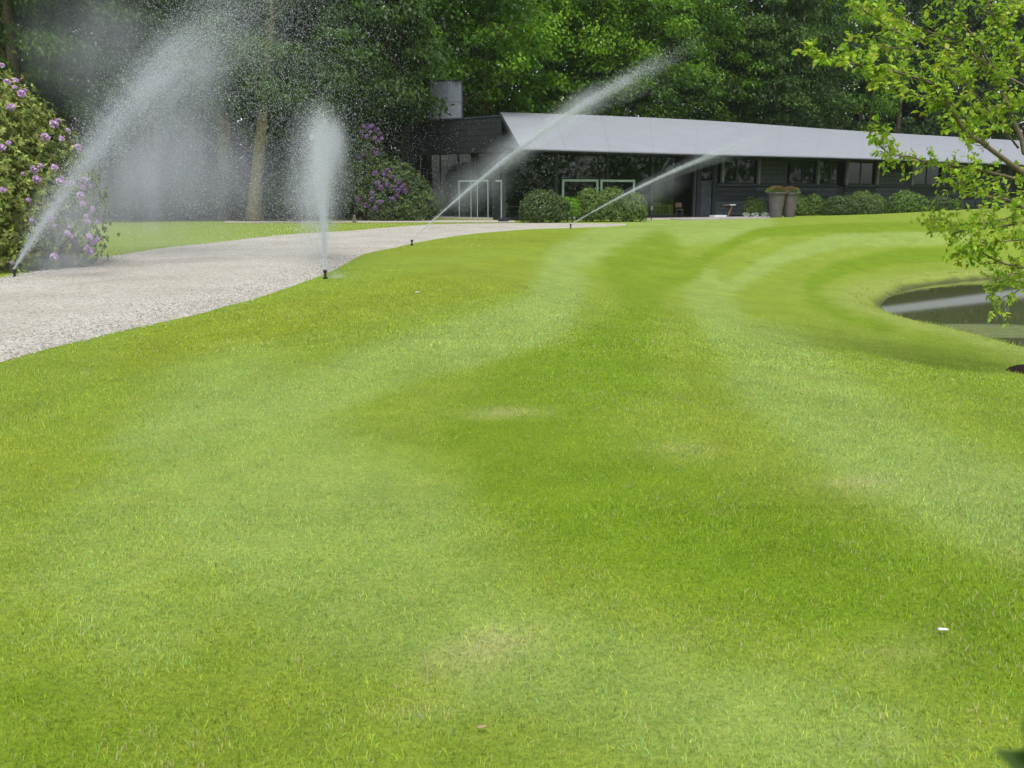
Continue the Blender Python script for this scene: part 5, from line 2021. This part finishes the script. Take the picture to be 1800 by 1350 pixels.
fo = mesh_np('foliage', v, f, M['leaf_young'], yt, tint=c)
fo['kind'] = 'stuff'
tag(yt, 'young yellow green tree reaching in over the pond', 'tree')

# ------------------------------------------------------------------ small things on the lawn
def petal_obj(px, py, L, lab, cat, mat, name, rz=0.3, th=0.012):
    b = GH(px, py)
    mb = MB()
    n = 8
    v, f = [], []
    for i in range(n + 1):
        t = i / n
        w = L * (0.17 + 0.05 * math.sin(9 * t)) * math.sin(math.pi * min(0.97, max(0.06, t ** 0.8)))
        v += [((t - 0.5) * L, -w, 0.004 + 0.3 * w), ((t - 0.5) * L, 0, 0.004), ((t - 0.5) * L, w, 0.004 + 0.25 * w)]
    for i in range(n):
        q = i * 3
        f += [(q, q + 3, q + 4, q + 1), (q + 1, q + 4, q + 5, q + 2)]
    o = MB().add(v, f).build(name, mat, smooth=True)
    md = o.modifiers.new('thickness', 'SOLIDIFY')
    md.thickness = th * 0.3
    o.location = (b[0], b[1], b[2] + 0.022)
    o.rotation_euler = (0.25, -0.1, rz)
    tag(o, lab, cat)
petal_obj(1657, 1117, 0.038, 'single white feather lying on the foreground lawn at lower right', 'feather', M['white'], 'feather', -0.35)
petal_obj(734, 516, 0.085, 'flat white petal on the lawn in front of the nearest sprinkler', 'petal', M['white'], 'white_petal', 0.05)
petal_obj(1669, 441, 0.14, 'white feather lying on the far lawn bank above the pond', 'feather', M['white'], 'feather', 0.3)
petal_obj(848, 1290, 0.03, 'curled dry brown leaf at the bottom of the lawn', 'leaf', M['dry'], 'dry_leaf', 0.2)
b0, b1_ = GH(745, 1160), GH(753, 1218)
st_ = MB().tube([(0, 0, 0.0), tuple((b1_ - b0) * 0.5 + np.array((0.004, 0, 0.012))), tuple(b1_ - b0)], [0.0013, 0.0016, 0.0014], 5).build('dry_stalk', M['dry'])
st_.location = (b0[0], b0[1], b0[2] + 0.03)
tag(st_, 'thin pale dry grass stalk in the foreground lawn', 'stalk')

# a leafy shrub tip just below the lens, at the right
sg = empty('shrub_tip', AT(1862, 1442, 0.36))
sg.scale = (0.75, 0.75, 0.75)
mb = MB().tube([(0, 0, 0), (-0.006, 0, 0.02), (-0.012, 0, 0.035)], [0.0012, 0.001, 0.0006], 6).build('twig', M['bark_young'], sg)
cpos = np.array([(-0.012, 0, 0.034), (-0.010, 0.003, 0.026), (-0.004, -0.003, 0.018), (-0.002, 0.004, 0.030)])
v, f = leaves(cpos, np.array([(-0.35, 0.1, 0.8), (-0.8, 0.2, 0.35), (-0.7, -0.3, 0.2), (0.5, 0.1, 0.8)]), 0.026, 0.015, np.array([(0.2, -1, 0.3)] * 4), 0.05)
for q in range(4):
    mesh_np('leaf', v[q * 4:q * 4 + 4], np.array([(0, 1, 2, 3)]), M['leaf_bush'], sg, tint=np.array([(0.05, 0.10, 0.02)]))
tag(sg, 'dark blurred leafy tip in the bottom right corner, close to the lens', 'plant')

# air: fine drift of the sprinklers and distance
hz = MB().box(-1150, 1150, -1150, 1150, -3.6, 34).build('haze', new_mat('hazy air')[0])
hm = hz.data.materials[0]
hm.node_tree.nodes.remove(hm.node_tree.nodes['Principled BSDF'])
hv = hm.node_tree.nodes.new('ShaderNodeVolumePrincipled')
hv.inputs['Color'].default_value = (0.86, 0.93, 1.0, 1)
hv.inputs['Density'].default_value = 0.00013
hm.node_tree.links.new(hv.outputs[0], hm.node_tree.nodes['Material Output'].inputs['Volume'])
tag(hz, 'thin damp haze in the air over the garden', 'haze', kind='stuff')
